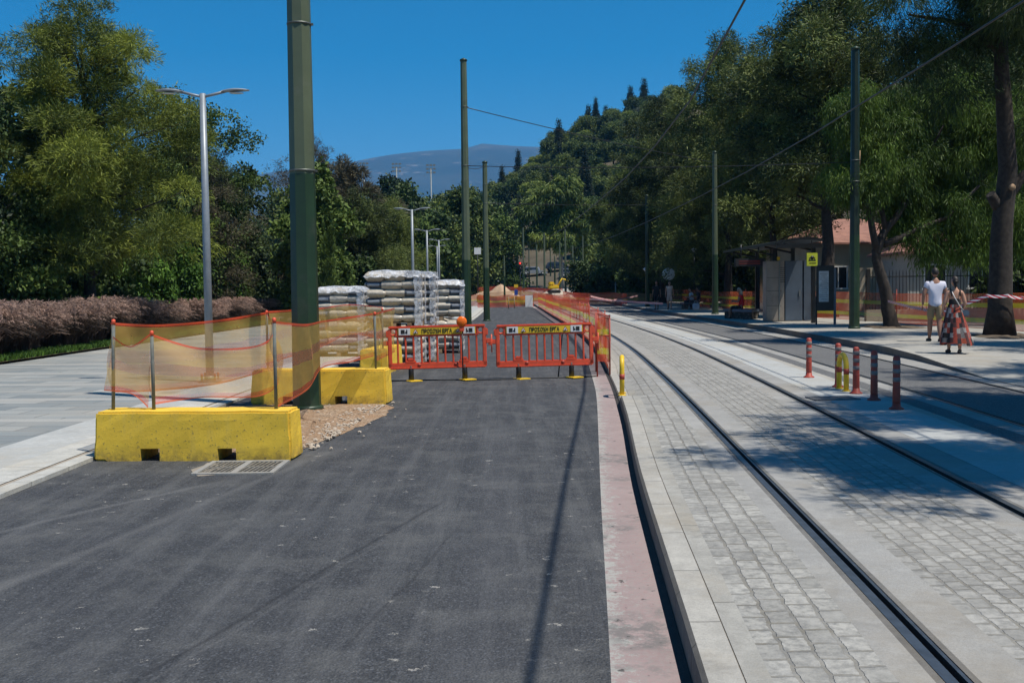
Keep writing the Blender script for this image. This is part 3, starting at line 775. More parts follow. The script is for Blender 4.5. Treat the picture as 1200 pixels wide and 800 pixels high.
# the big yellow-green tree left of the lamp
tree('tall yellow green pine rising highest on the left, trunk standing in the brown grass', -14.3, 36.3, 11.3, 3.1, 'needle', 3, name='pine_tree', base_z=.1, trunk_r=.27, z0=2.6, R0=2.6, nl=26, tufts=4600, L=.20, W=.024, leaves=38)
tree('dark leafy tree cut by the left edge of the photo', -17.8, 35, 8.6, 2.6, 'broad', 5, base_z=.1, z0=1.2, nl=14, tufts=1500, m='lf_dark', L=.2)
tree('bright leafy bush with small leaves at the lower left, under the tall pine', -15.9, 35, 5.1, 1.9, 'broad', 6, name='leafy_bush', cat='bush', base_z=.1, z0=.9, nl=12, tufts=1500, trunk_r=.09)
tree('dark round tree behind the twin arm lamp nearest the camera', -16.6, 53, 11.6, 3.5, 'broad', 8, base_z=.1, z0=1.5, nl=18, tufts=2300, m='lf_broad')
tree('brownish dull tree between the tall pine and the thick green pole', -15.6, 54, 9.9, 2.9, 'casu', 9, base_z=.1, z0=1.0, nl=14, tufts=1700, m='lf_brown', leaves=20)
tree('small olive tree with drooping foliage left of the thick green pole', -15.2, 57.5, 8.6, 2.3, 'casu', 10, base_z=.1, z0=.8, nl=10, tufts=1000, leaves=20)
tree('dark tree filling the gap behind the tall pine trunk', -18.8, 46, 9.5, 3.6, 'broad', 12, base_z=.1, z0=.8, nl=18, tufts=2000, m='lf_dark', L=.22, W=.15)
tree('dark evergreen at the far left behind the leafy bush', -25, 46, 12.5, 4, 'broad', 13, base_z=.1, z0=.8, nl=18, tufts=1800, m='lf_dark', L=.24, W=.16)
tree('dark low evergreen standing behind the lamp and brown tree', -17.5, 60, 9.5, 3.6, 'broad', 14, base_z=.1, z0=.6, nl=16, tufts=1800, m='lf_dark', L=.24, W=.16)
# young bright saplings under the trees
for i, (x, y, hh, lb) in enumerate([(-14.9, 43.5, 3.7, 'young bright green sapling just left of the nearest twin arm lamp'),
        (-14.7, 49, 3.7, 'young bright green sapling just right of the nearest twin arm lamp'),
        (-14.6, 56, 4.4, 'young bright green sapling beside the thick green pole'),
        (-15.0, 42, 2.9, 'young pale green sapling right of the tall pine trunk')]):
    tree(lb, x, y, hh, .75, 'broad', 20+i, group='young saplings behind the brown grass', name='sapling', cat='sapling', base_z=.1, z0=.8, nl=7, tufts=330, trunk_r=.035, m='lf_bright', L=.2, W=.09, droop=.6, tuft_r=.3)
# middle left: trees over the pallets
tree('dense rounded maple like tree behind the left pallets of bags', -10.2, 56, 8.0, 2.1, 'broad', 31, z0=1.0, nl=16, tufts=1900, L=.24, W=.19, m='lf_broad')
tree('soft olive pine right of the rounded maple like tree', -8.9, 63, 7.4, 2.5, 'casu', 32, name='pine_tree', z0=.8, nl=16, tufts=1700, m='lf_casu')
tree('olive pine just left of the row of twin arm lamps', -7.7, 72, 7.6, 2.1, 'casu', 33, name='pine_tree', z0=.8, nl=14, tufts=1300, m='lf_hill')
tree('tree with long bare drooping branches right beside the thick green pole', -12.6, 66, 11.3, 2.4, 'casu', 34, z0=2, nl=12, tufts=700, m='lf_brown')
tree('slim dark cypress standing before the rounded maple like tree', -9.0, 52, 4.6, .34, 'needle', 35, name='cypress_tree', z0=.5, nl=12, tufts=330, m='lf_broad', droop=-.8, L=.2, W=.04, trunk_r=.06, tuft_r=.12)
tree('dark tall evergreen behind the olive pines', -16.5, 95, 11.2, 3.8, 'broad', 36, z0=.8, nl=16, tufts=1500, m='lf_dark', L=.35, W=.25)
tree('dark pine with ragged top left of the nearest far lamp', -13.4, 88, 12.2, 3.1, 'casu', 37, z0=.8, nl=16, tufts=1500, m='lf_brown', L=.45, W=.06)
for i, (x, y, hh, r, mm, lb) in enumerate([
    (-21, 118, 14.5, 4.5, 'lf_hill', 'rounded pine above the rounded maple like tree'),
    (-11.5, 120, 12.2, 4.2, 'lf_dark', 'dark evergreen crown above the second twin arm lamp'),
    (-6.5, 128, 12.5, 4.0, 'lf_hill', 'rounded evergreen between the lamps and the tall slim pole'),
    (-2.5, 150, 11.5, 4.0, 'lf_broad', 'broad evergreen directly behind the third green pole'),
    (-15.5, 140, 15.0, 4.6, 'lf_dark', 'dark evergreen at the skyline left of the floodlight masts'),
    (-8.5, 105, 7.4, 3.0, 'lf_broad', 'low bushy tree behind the twin arm lamps')]):
    tree(lb, x, y, hh, r, 'broad', 50+i, group='trees beyond the lamps', z0=.6, nl=16, tufts=1300, m=mm, L=.42, W=.3, tuft_r=.7)

# right side: tall casuarinas along the stop
CG = 'tall trees lining the tram stop'
def casu(lb, x, y, H, r, s, mm='lf_casu', **kw):
    d = dict(z0=2.6, nl=24, tufts=2900, base_z=PLAT+h(y), trunk_r=.3, L=.22, W=.045, tuft_r=.34, group=CG, m=mm, R0=r*.9); d.update(kw)
    return tree(lb, x, y, H, r, 'casu', s, name='casuarina_tree', **d)
casu('tall olive casuarina right behind the far tram stop pole with feathery top', 13.4, 66, 16.6, 4.0, 61)
casu('olive casuarina standing behind the shelter roof', 14.2, 58, 14.2, 3.6, 62, z0=4.6)
casu('tallest dark casuarina with a thick trunk beside the information panel', 13.9, 47, 14.6, 3.2, 63, mm='lf_casu', trunk_r=.42, z0=5.6)
casu('dark casuarina at the far end of the stop, where the two walkers stand', 11.9, 84, 15.5, 3.9, 64, mm='lf_casu')
casu('dark casuarina farthest along the platform, near the orange nets', 12.6, 98, 12.2, 3.4, 65, mm='lf_hill')
casu('dark casuarina behind the white round mirror', 16.5, 76, 16.0, 4.3, 66, mm='lf_casu')
casu('casuarina filling the gap behind the shelter and the building', 21.5, 70, 15, 4.4, 67, mm='lf_casu', z0=5)
casu('casuarina behind the weeping pepper tree', 20.2, 50, 12.2, 3.8, 68, mm='lf_dark', z0=4.8)
casu('olive casuarina behind the seated pair', 13.6, 74, 12.4, 3.2, 69, z0=1.0)
casu('dark casuarina closing the street behind the far nets', 14.0, 118, 14, 4.0, 70, mm='lf_hill', L=.6, W=.09, z0=.8)
casu('dark casuarina low behind the seated couple', 17.0, 92, 12, 5.0, 71, mm='lf_dark', L=.6, W=.09, z0=.5)
casu('dark casuarina rising between the pepper tree and the big trunk', 24.5, 52, 13.5, 5.0, 76, mm='lf_dark', L=.5, W=.07, z0=4)
# light eucalyptus
tree('light green eucalyptus with pale trunk beyond the construction site', 7.0, 150, 15.5, 4.2, 'pepper', 72, name='eucalyptus_tree', z0=6, nl=16, tufts=1500, m='lf_hill3', L=.7, W=.16, tr_mat='bark_pale', droop=.8, trunk_r=.4)
# leaning pepper tree
def pepper():
    t = thing('pepper_tree', 'leaning pepper tree with weeping bright green foliage over the walking pair', 'tree', (12.45, 34.9, PLAT))
    path = [(0, 0, -.1), (-.12, 0, .6), (-.35, 0, 1.6), (-.55, 0, 2.5), (-.2, .1, 3.2), (.6, .2, 4.2)]
    limbs = [([(-.5, 0, 2.4), (-.75, 0, 3.6), (-1.15, 0, 4.7), (-1.15, 0, 5.3)], [.13, .07]),
             ([(-.3, 0, 2.7), (.7, .2, 3.1), (1.9, .3, 3.6), (2.9, .2, 4.6)], [.12, .04]),
             ([(.4, .2, 4.0), (1.2, .6, 5.4), (1.8, .4, 6.6)], [.1, .03]),
             ([(-.2, .1, 3.2), (-.3, .5, 4.8), (.2, .3, 6.4)], [.1, .03])]
    m_ = trunk_mb(path, [.27, .09], limbs, wob=.04, seed=4); m_.build('trunk', M['bark'], t)
    c = MB(); c.tube([(-1.15, 0, 5.1), (-1.13, 0, 5.75)], .075, 10); c.build('cut_limb', M['cutwood'], t)
    lob = []
    rd = random.Random(44)
    for i in range(64):
        x = rd.uniform(-1.6, 4.4); z = 3.1+rd.random()**.8*4.4
        if x < .3 and z < 3.9: z += 1.2
        lob.append((x, rd.uniform(-.2, 2.6), z, rd.uniform(.3, .65), rd.uniform(.3, .65), rd.uniform(.35, .7)))
    for x, z in ((1.9, 2.6), (2.6, 2.7), (3.3, 2.5), (1.1, 2.9), (4.2, 2.8), (.5, 3.1), (3.8, 3.2), (2.2, 3.3), (1.5, 2.3), (4.6, 2.4), (.9, 3.5), (3.0, 2.2)): lob.append((x, rd.uniform(.2, 1.2), z, .5, .5, .5))
    crown('crown', lob, 3200, 34, .17, .028, M['lf_pepper'], t, seed=44, droop=.9, out=.45, spread=.7, tuft_r=.30, inner=.2)
pepper()
tree('second green pepper tree right of the big pine trunk', 19.0, 39, 7.2, 3.0, 'pepper', 73, name='pepper_tree', base_z=PLAT, z0=2.6, nl=16, tufts=1500, trunk_r=.2)
# big pine at the right edge
def big_pine():
    t = thing('pine_tree', 'big pine with a thick straight trunk wrapped in red white tape, right of the pair', 'tree', (12.95, 28.3, PLAT))
    limbs = [([(0, 0, 7.4), (-1.0, 0, 8.2), (-2.4, .2, 8.5)], [.13, .03]), ([(0, 0, 8.0), (1.3, .2, 8.8), (2.5, 0, 9.0)], [.13, .03]),
             ([(.1, 0, 3.5), (.55, 0, 4.2), (1.1, .1, 4.6), (2.0, .1, 6.0)], [.17, .06]), ([(0, 0, 9), (-1.4, -.4, 9.8), (-2.6, -.3, 10)], [.1, .03]),
             ([(0, 0, 9.2), (1, .6, 10.4), (1.8, 1, 11)], [.1, .03]), ([(-.05, 0, 3.4), (-.32, -.1, 3.75)], [.16, .13])]
    path = [(0, 0, -.1), (.02, 0, 2.5), (.16, 0, 4.4), (.05, 0, 6.3), (-.1, 0, 8), (-.05, 0, 10.2)]
    trunk_mb(path, [.33, .13], limbs, n=14, wob=.015, seed=5).build('trunk', M['bark'], t)
    k = MB(); k.lathe([(.001, 0), (.085, .0), (.09, .03), (.001, .035)], 12, (.16, -.27, 3.9), mtx=Matrix.Rotation(R(90), 4, 'X')); k.build('cut_knot', M['cutwood'], t)
    lob = []; rd = random.Random(9)
    for i in range(34):
        a = rd.uniform(0, 2*PI); r_ = rd.uniform(.3, 3.0)
        z = rd.uniform(8.0, 11.6) - r_*.25
        lob.append((r_*math.cos(a), r_*math.sin(a), z, .85, .85, .5))
    for x, z in ((-2.2, 7.0), (-1.6, 7.6), (-2.7, 7.9), (1.0, 6.6), (1.9, 7.2), (2.6, 7.0), (-.7, 7.4), (1.4, 5.4), (-1.2, 6.3)): lob.append((x, rd.uniform(-.3, .6), z, .7, .7, .55))
    crown('crown', lob, 2600, 26, .26, .02, M['lf_dark'], t, seed=9, droop=.7, out=.7, tuft_r=.3, inner=.3)
big_pine()
# trees right of the frame, whose shadows cross the tracks
tree('feathery tree just past the right edge, shading the setts of the near track', 7.0, 7.3, 9.8, 1.8, 'casu', 81, group=CG, name='casuarina_tree', base_z=.12, z0=6.4, nl=12, tufts=1100, trunk_r=.2)
tree('broad tree just past the right edge, shading the nearest marker posts', 9.6, 11.2, 11.5, 2.6, 'casu', 82, group=CG, name='casuarina_tree', base_z=.12, z0=4.6, nl=18, tufts=1900, trunk_r=.28)
tree('tree past the right edge where the platform ramps down', 13.6, 15.5, 12, 2.6, 'casu', 83, group=CG, name='casuarina_tree', base_z=.12, z0=5.4, nl=14, tufts=1200, trunk_r=.28)
tree('slim casuarina shading the platform beyond the pair', 15.2, 22.5, 11.5, 2.3, 'casu', 84, group=CG, name='casuarina_tree', base_z=.28, z0=5.6, nl=12, tufts=900, trunk_r=.24)

# hill woodland: individual trees sharing a few crowns
protos = []
for i, (mm, sz, kind) in enumerate([('lf_hill', (3.4, 3.4, 2.0), 0), ('lf_hill', (3.0, 3.0, 2.6), 0), ('lf_hill2', (2.6, 2.6, 2.2), 0), ('lf_hill3', (3.1, 3.1, 2.5), 0), ('lf_dark', (2.9, 2.9, 2.9), 0), ('lf_cyp', (1.15, 1.15, 5.2), 1)]):
    rd = random.Random(100+i); lob = []
    if kind:
        for k in range(14): lob.append((rd.uniform(-.45, .45)*(1-k/14), rd.uniform(-.45, .45)*(1-k/14), .9+k*.72, 1.5*(1-k/14)**1.1*rd.uniform(.6, 1.2)+.08, 1.5*(1-k/14)**1.1*rd.uniform(.6, 1.2)+.08, .6))
    else:
        for k in range(20):
            a = rd.uniform(0, 2*PI); r_ = rd.uniform(.1, .85)
            q = rd.uniform(.20, .36); lob.append((r_*sz[0]*math.cos(a), r_*sz[1]*math.sin(a), 3.5+(rd.uniform(-.5, .6)-r_*.35)*sz[2], sz[0]*q, sz[1]*q, sz[2]*q*.8))
        lob.append((0, 0, 3.3, sz[0]*.6, sz[1]*.6, sz[2]*.4))
    t = thing('hillside_tree', 'x', 'tree', (0, 0, 0))
    trunk_mb([(0, 0, -.5), (.1, 0, 2), (0, .1, 4)], [.22, .08], limbs_to(lob[:5], (0, 0), 1.5, 3.5, .1, i), n=7, seed=i).build('trunk', M['bark'], t)
    crown('crown', lob, 560, 26, .30, .20, M[mm], t, seed=200+i, tuft_r=.55, droop=.1, spread=1.3, inner=.15, up=.7)
    protos.append(t)
HILL_L = ['rounded pine on the wooded hillside beyond the street', 'domed pine on the wooded hillside beyond the street', 'grey green olive tree on the wooded hillside', 'light green broad tree on the wooded hillside', 'dark holm oak on the wooded hillside', 'dark pointed cypress on the wooded hillside']
HILL_G = ['rounded pines on the hillside', 'domed pines on the hillside', 'grey green trees on the hillside', 'light green trees on the hillside', 'dark oaks on the hillside', 'pointed cypresses on the hillside']
rd = random.Random(77); placed = []; used = set()
tries = 0
while len(placed) < 266 and tries < 9000:
    tries += 1
    y = rd.uniform(150, 345); px = rd.uniform(530, 800)
    x = (px-600)/1250*y
    if x < -3 and y < 190: continue
    if hill(x, y) < 1.0 and y < 190: continue
    if y < 192 and 556 < px < 690: continue
    md = 5.0+(y-150)*.005
    if any((x-a)**2+(y-b)**2 < md*md for a, b in placed): continue
    placed.append((x, y))
    r_ = rd.random(); k = 0 if r_ < .32 else 1 if r_ < .56 else 2 if r_ < .68 else 3 if r_ < .80 else 4 if r_ < .90 else 5
    s = rd.uniform(.65, 1.25)*(1 if k < 5 else .9)
    if k not in used: o = protos[k]; used.add(k)
    else: o = copy_tree(protos[k])
    o.location = (x, y, h(y)+hill(x, y)-.2); o.rotation_euler = (0, 0, rd.uniform(0, 6.3)); o.scale = (s, s, s*rd.uniform(.85, 1.15))
    tag(o, HILL_L[k], 'tree', HILL_G[k])
# cypresses breaking the skyline
for (px, y, s, lb) in [(672, 318, 1.0, 'pointed cypress leftmost of the skyline clump on the hill'), (683, 325, 1.35, 'tall dark cypress in the skyline clump on the hill'), (692, 322, 1.5, 'tallest dark cypress of the skyline clump on the hill'), (702, 328, 1.2, 'slim cypress right of the skyline clump on the hill'), (712, 330, 1.3, 'slim cypress at the top of the hill'), (741, 330, 1.45, 'dark cypress near the hill summit, left of the casuarina tops'), (757, 330, 1.5, 'dark cypress next to the casuarina tops on the skyline'), (642, 322, 1.1, 'dark cypress low on the left shoulder of the hill')]:
    o = copy_tree(protos[5]) if 5 in used else protos[5]; used.add(5)
    x = (px-600)/1250*y
    o.location = (x, y, h(y)+hill(x, y)-.5); o.rotation_euler = (0, 0, rd.uniform(0, 6)); o.scale = (s*.92, s*.92, s*.82)
    tag(o, lb, 'tree', 'cypresses on the hill skyline')
# far left wood beyond the lamps (fills the skyline)
k2 = 0
for i in range(26):
    y = rd.uniform(170, 230); px = 300+i*11+rd.uniform(-5, 5); x = (px-600)/1250*y
    k = rd.choice([0, 1, 4, 4, 3]); o = copy_tree(protos[k]); s = rd.uniform(1.3, 1.9)
    o.location = (x, y, h(y)+hill(x, y)-.2); o.rotation_euler = (0, 0, rd.uniform(0, 6)); o.scale = (s, s, s*1.15)
    tag(o, 'distant tree of the wood below the far mountain', 'tree', 'distant wood below the mountain')
for k in range(6):
    if k not in used: bpy.data.objects.remove(protos[k])

# fountain grass along the plaza: clumps are countable enough to be plants
def grass_clump(seed, n=380, Hh=1.05, Rr=.62):
    g = np.random.default_rng(seed); V = []; var = []
    def arc(a, lean, hh, bx, by): 
        dx, dy = math.cos(a), math.sin(a)
        return [np.array([bx, by, 0]), np.array([bx+dx*lean*.3, by+dy*lean*.3, hh*.55]), np.array([bx+dx*lean*.7, by+dy*lean*.7, hh*.9]), np.array([bx+dx*lean, by+dy*lean, hh*.96]), np.array([bx+dx*lean*1.3, by+dy*lean*1.3, hh*.84])]
    def seg(p, q, w0, w1, sd, c):
        V.extend([p-sd*w0, p+sd*w0, q+sd*w1, q-sd*w1]); var.append(np.clip(c+g.normal()*.08, 0, 1))
    for i in range(n):
        a = g.uniform(0, 2*PI); r0 = g.uniform(0, .16); P = arc(a+g.uniform(-.5, .5), g.uniform(.1, 1.1)*Rr, Hh*g.uniform(.45, .9), r0*math.cos(a), r0*math.sin(a))
        sd = unit(g.normal(size=(1, 3)))[0]
        for k in range(4): seg(P[k], P[k+1], .006, .005, sd, .10)
    for i in range(150):
        a = g.uniform(0, 2*PI); r0 = g.uniform(0, .14); P = arc(a, g.uniform(.15, 1.15)*Rr, Hh*g.uniform(.75, 1.15), r0*math.cos(a), r0*math.sin(a))
        c0 = g.uniform(.45, .95)
        for k in range(13):
            t = k/12; p = P[2]*(1-t)**2+2*P[3]*t*(1-t)+P[4]*t*t
            ax = unit((P[4]-P[2])[None])[0]
            for q in range(3):
                d = unit((ax*.7+g.normal(size=3)*.55+np.array([0, 0, -.25]))[None])[0]; L_ = .055*math.sin(PI*(.15+.8*t))+.012
                sd = unit(np.cross(d, g.normal(size=3))[None])[0]
                seg(p, p+d*L_*1.3, .009, .003, sd, c0)
    return np.array(V), len(var), np.array(var)
gp = []
for s in range(3):
    V, n, var = grass_clump(300+s); gp.append(leafobj('fountain_grass', V, n, 4, var, M['lf_plume']))
spots = []
y = 21.5
rg = random.Random(5)
for row, (dx, dens) in enumerate([(-13.3, .80), (-14.05, .9)]):
    y = 22.0+row*.3
    while y < 58:
        if not (33.0 < y < 34.0): spots.append((dx+rg.uniform(-.15, .15), y, row))
        y += dens*(1+.3*rg.random())*(1 if y < 40 else 1.4)
lead = 'brown plumed fountain grass in the hedge row along the plaza'
for i, (x, y, row) in enumerate(spots):
    o = gp[i] if i < 3 else gp[i % 3].copy()
    if i >= 3: COL.objects.link(o)
    s = rg.uniform(.85, 1.3); o.location = (x+rg.uniform(-.15, .25), y, .1+h(y)); o.rotation_euler = (0, 0, rg.uniform(0, 6.3)); o.scale = (s, s, s*rg.uniform(.9, 1.1))
    tag(o, lead, 'grass clump', 'brown fountain grasses along the plaza')
# green verge grass: stuff
def verge():
    g = np.random.default_rng(8); n = 34000
    Y = 20+g.random(n)**1.5*38; X = -12.2-g.random(n)*1.1
    Z = np.array([.1+h(y) for y in Y])
    a = g.uniform(0, 2*PI, n); hh = g.uniform(.05, .16, n); w = .012+.0003*Y
    sd = np.stack([np.cos(a), np.sin(a), 0*a], 1)*w[:, None]; b = np.stack([X, Y, Z], 1)
    tip = b+np.stack([g.normal(size=n)*.05, g.normal(size=n)*.05, hh], 1)
    V = np.stack([b-sd, b+sd, tip], 1).reshape(-1, 3)
    o = leafobj('verge_grass', V, n, 3, np.clip(g.random(n), 0, 1), M['lf_grass']); tag(o, 'short green grass verge between plaza and brown grasses', 'grass', kind='stuff')
verge()
# understory shrubs on the left, dark wall of green
for i, (x, y, hh, r, mm, lb) in enumerate([(-16.2, 42, 3.4, 1.9, 'lf_dark', 'dark shrub behind the pine trunk'), (-15.8, 62, 4.4, 2.2, 'lf_dark', 'dark shrub under the brownish tree'),
        (-18.6, 40, 3.6, 2.2, 'lf_dark', 'dark shrub at the left edge behind the brown grass'), (-14.3, 70, 5, 2.3, 'lf_broad', 'green shrub beside the thick pole, behind the brown grass'),
        (-22, 41, 4.2, 2.4, 'lf_dark', 'tall dark shrub beyond the left edge'), (-8.2, 60, 3.4, 1.8, 'lf_dark', 'dark shrub behind the pallets of bags'), (-16.4, 57, 4, 2.3, 'lf_dark', 'dark shrub between the two saplings')]):
    tree(lb, x, y, hh, r, 'broad', 90+i, name='shrub', cat='shrub', z0=.3, nl=12, tufts=850, m=mm, L=.22, W=.15, base_z=.1, trunk_r=.06)
for i, (x, y, hh, r, mm, lb) in enumerate([(15.5, 70, 4, 2.6, 'lf_dark', 'dark shrub behind the seated pair'), (12.5, 92, 4.5, 3, 'lf_dark', 'dark shrub behind the two standing walkers'),
        (9.5, 104, 4.5, 3, 'lf_dark', 'dark shrub where the platform ends'), (17.6, 76, 4.8, 2.6, 'lf_bright', 'sunlit shrub seen over the shelter roof'), (22.5, 43.5, 3.2, 2.2, 'lf_dark', 'dark shrub behind the iron fence'), (18.5, 80, 5, 4, 'lf_dark', 'dark shrub deep behind the platform')]):
    tree(lb, x, y, hh, r, 'broad', 110+i, name='shrub', cat='shrub', z0=.3, nl=12, tufts=900, m=mm, L=.28, W=.2, base_z=PLAT, trunk_r=.06)

# thin rope fence behind the brown grass
def rope_fence():
    t = thing('rope_fence', 'low fence with a thin pale rail behind the brown grass', 'fence', (-14.2, 22, .1))
    r_ = MB(); r_.tube([(0, 0, .95), (0, 30, .95)], .02, 6); r_.build('rail', M['galv'], t)
    for k in range(11):
        p = MB(); p.tube([(0, k*3, -.05), (0, k*3, 1.0)], .03, 6); p.build('post', M['galv'], t)
rope_fence()

# ------------------------------------------------------------------ poles, lamps, wires
def tram_pole(label, x, y, z, H, r0=.2, r1=.14, low=3.0, bands=(), group='green tram catenary poles', n=8, cap=True, up='pole_up'):
    t = thing('tram_pole', label, 'pole', (x, y, z), 0, group)
    rl = r0+(r1-r0)*low/H
    a = MB(); a.tube([(0, 0, -.05), (0, 0, low)], [r0, rl], n, smooth=False); a.build('lower_shaft', M['pole_low'], t)
    b = MB(); b.tube([(0, 0, low), (0, 0, H)], [rl*.985, r1], n, smooth=False); b.build('upper_shaft', M[up], t)
    f = MB(); f.lathe([(r0*1.15, 0), (r0*1.15, .05), (r0*1.03, .07)], 16); f.build('foot_collar', M['pole_low'], t)
    if cap: c = MB(); c.lathe([(r1*1.12, H), (r1*1.12, H+.06), (.02, H+.12)], 12); c.build('cap', M['pole_low'], t)
    for zb in bands:
        rb = r0+(r1-r0)*zb/H
        k = MB(); k.lathe([(rb*.99, zb-.012), (rb*1.03, zb-.012), (rb*1.03, zb+.012), (rb*.99, zb+.012)], 16)
        k.box((rb*1.05, 0, zb), (rb*.25, .03, .03)); k.build('clamp', M['band'], t)
    return t
tram_pole('thick green pole closest to the camera, standing in broken gravel behind the yellow block', -2.95, 15.25, 0, 10.2, .205, .14, 3.35, (3.4, 5.45))
tram_pole('tall green pole rising behind the orange barrier with amber lamp', -1.70, 40.6, 0, 10.25, .19, .125, 2.8, (6.35, 8.55))
tram_pole('shorter green pole with flat cap, just right of the tall one behind the barriers', -1.32, 56.5, 0, 8.3, .185, .13, 2.8, (6.2, 7.2))
tram_pole('shade-darkened green pole on the platform left of the pepper tree', 11.02, 34.3, PLAT, 8.85, .165, .13, 3, (5.37, 4.7), up='pole_shade')
tram_pole('dark green pole on the platform at the near end of the benches', 10.32, 54.1, PLAT, 8.1, .165, .11, 3, (5.5, 7.3))
tram_pole('shade-darkened green pole beside the walkers near the white mirror', 9.42, 74, PLAT+h(74), 7.6, .16, .11, 3, (6.5,), up='pole_shade')
far = [(585.5, 327, 271, 172), (601, 332, 277, 150), (614.5, 338, 267, 138), (606.5, 337, 284, 150), (639, 341, 273, 128), (663.5, 346, 269, 118), (630, 339, 287, 145), (651, 344, 300, 160), (672, 340, 288, 135), (578, 330, 285, 190), (500, 335, 262, 150)]
FL = ['thin far pole left of the sand mound', 'thin far pole right of the sand mound', 'tallest thin far pole beside the red traffic light', 'thin far pole doubled with the tallest one by the traffic light', 'thin far pole left of the eucalyptus', 'thin far pole right of the yellow machine', 'short far pole between the traffic light and the eucalyptus', 'short far pole against the eucalyptus trunk', 'thin far pole by the dark casuarinas', 'faint far pole behind the short green pole', 'far pole amid the left lamps']
for (px, yb, yt, Y), lb in zip(far, FL):
    x = (px-600)/1250*Y; hz = 338-(px-600)*.012
    zt = 1.7+(hz-yt)*Y/1250
    tram_pole(lb, x, Y, h(Y)+max(0, hill(x, Y)), zt-h(Y)-hill(x, Y), .13, .10, 2.5, (), 'thin far poles along the street', 6, False)
for i, (px, Y, hh) in enumerate([(594, 165, 7.4), (621, 158, 7.0), (646, 168, 7.6), (657, 140, 6.8), (684, 128, 7.2), (569, 175, 7.5), (608, 180, 8)]):
    x = (px-600)/1250*Y
    tram_pole('far thin pole among the receding row at the end of the street', x, Y, h(Y)+max(0, hill(x, Y))-.1, hh, .11, .08, 2.2, (), 'receding row of thin poles at the street end', 6, False)
def street_lamp(x, y, z, H, rz, label, arm=.83):
    t = thing('street_lamp', label, 'street lamp', (x, y, z), rz, 'twin arm street lamps along the plaza')
    p = MB(); p.tube([(0, 0, 0), (0, 0, H*.5), (0, 0, H-.02)], [.075, .068, .055], 12); p.build('pole', M['grey_paint'], t)
    b = MB(); b.bbox((0, 0, .02), (.36, .36, .03), .006)
    b.lathe([(.1, .03), (.085, .12)], 12)
    b.build('base_plate', M['galv'], t)
    for k in range(4):
        a = PI/4+k*PI/2; q = MB(); q.tube([(.17*math.cos(a), .17*math.sin(a), .035), (.17*math.cos(a), .17*math.sin(a), .13)], .014, 6, mi=0)
        q.lathe([(.02, .10), (.022, .15), (.004, .17)], 8, (.17*math.cos(a), .17*math.sin(a), 0)); q.build('anchor_bolt', M['red'], t)
    for s in (-1, 1):
        a = MB(); a.tube([(0, 0, H-.08), (s*.18, 0, H-.04), (s*arm*.55, 0, H+.03)], .026, 8); a.build('arm', M['grey_paint'], t)
        hd = MB(); n = 12; sec = []
        for i in range(9):
            u = i/8; w = .115*math.sin(PI*min(1, .12+u*.8))**.6; th = .045*math.sin(PI*min(1, .15+u*.75))
            sec.append((s*(arm*.42+u*arm*.6), w, th, H+.015+.02*math.sin(u*2)))
        base = len(hd.v)
        for (xx, w, th, zz) in sec:
            for k in range(n): hd.v.append((xx, w*math.cos(2*PI*k/n), zz+th*math.sin(2*PI*k/n)*(.9 if math.sin(2*PI*k/n) > 0 else .45)))
        for i in range(8):
            for k in range(n): hd.f.append((base+i*n+k, base+i*n+(k+1) % n, base+(i+1)*n+(k+1) % n, base+(i+1)*n+k)); hd.sm.add(len(hd.f)-1)
        hd.f.append(tuple(base+k for k in range(n))); hd.f.append(tuple(base+8*n+k for k in range(n)))
        ho = hd.build('lamp_head', M['grey_paint'], t)
        g = MB(); g.lathe([(.001, -.012), (.09, -.008), (.095, 0)], 14, (s*arm*.74, 0, H-.012), sx=1.4, sy=.8); g.build('lamp_glass', M['glass_lamp'], ho)
    return t
street_lamp(-5.60, 19.7, .04, 5.3, R(2), 'grey twin arm street lamp nearest the camera, standing on the plaza behind the net')
street_lamp(-4.46, 48.5, .04, 5.3, R(0), 'grey twin arm street lamp rising right behind the tallest pallet of bags')
street_lamp(-5.17, 66, .04+h(66), 5.3, R(0), 'grey twin arm street lamp second beyond the pallets')
street_lamp(-5.45, 81, .04+h(81), 5.3, R(0), 'grey twin arm street lamp third beyond the pallets')
street_lamp(-6.9, 100, .04+h(100), 5.4, R(0), 'grey twin arm street lamp farthest and smallest, beyond the pallets')

def wire(label, pts, r=.01, sag=0, name='overhead_wire'):
    P = []
    for i in range(len(pts)-1):
        a, b = Vector(pts[i]), Vector(pts[i+1])
        for k in range(12):
            t = k/12; p = a.lerp(b, t); p.z -= sag*4*t*(1-t); P.append(p)
    P.append(Vector(pts[-1])); mb = MB(); mb.tube(P, r, 6)
    o = mb.build(name, M['wire']); tag(o, label, 'wire', 'overhead tram wires'); return o
WX = pchip([(-6, 1.65), (2.9, 2.42), (6.4, 2.70), (16, 3.55), (25, 4.2), (40, 4.55), (60, 4.3), (80, 3.9), (150, 1.2)])
wy = [-6, 0, 4, 8, 16, 25, 33, 42, 50, 60, 75, 95, 125, 150]
wire('thick contact wire over the near track slanting up to the top edge', [(WX(y), y, 6.0+h(y)) for y in wy], .021)
wire('contact wire over the far track crossing before the big pine', [(cxy(y, OFF2)-.1, y, 5.2+h(y)) for y in wy], .015)
wire('span wire from the tall green pole down to the platform pole', [(-1.7, 40.6, 8.55), (10.32, 54.1, 7.9)], .016, .1)
wire('level span wire from the short green pole across the tracks', [(-1.32, 56.5, 6.2), (9.42, 74, 7.35)], .018, .05)
wire('span wire meeting the platform pole left of the pepper tree', [(-1.7, 40.6, 6.35), (11.02, 34.3, 5.6)], .014, .12)
wire('short cable between the tall and the shorter green pole', [(-1.7, 40.6, 6.3), (-1.32, 56.5, 8.15)], .014, .1)
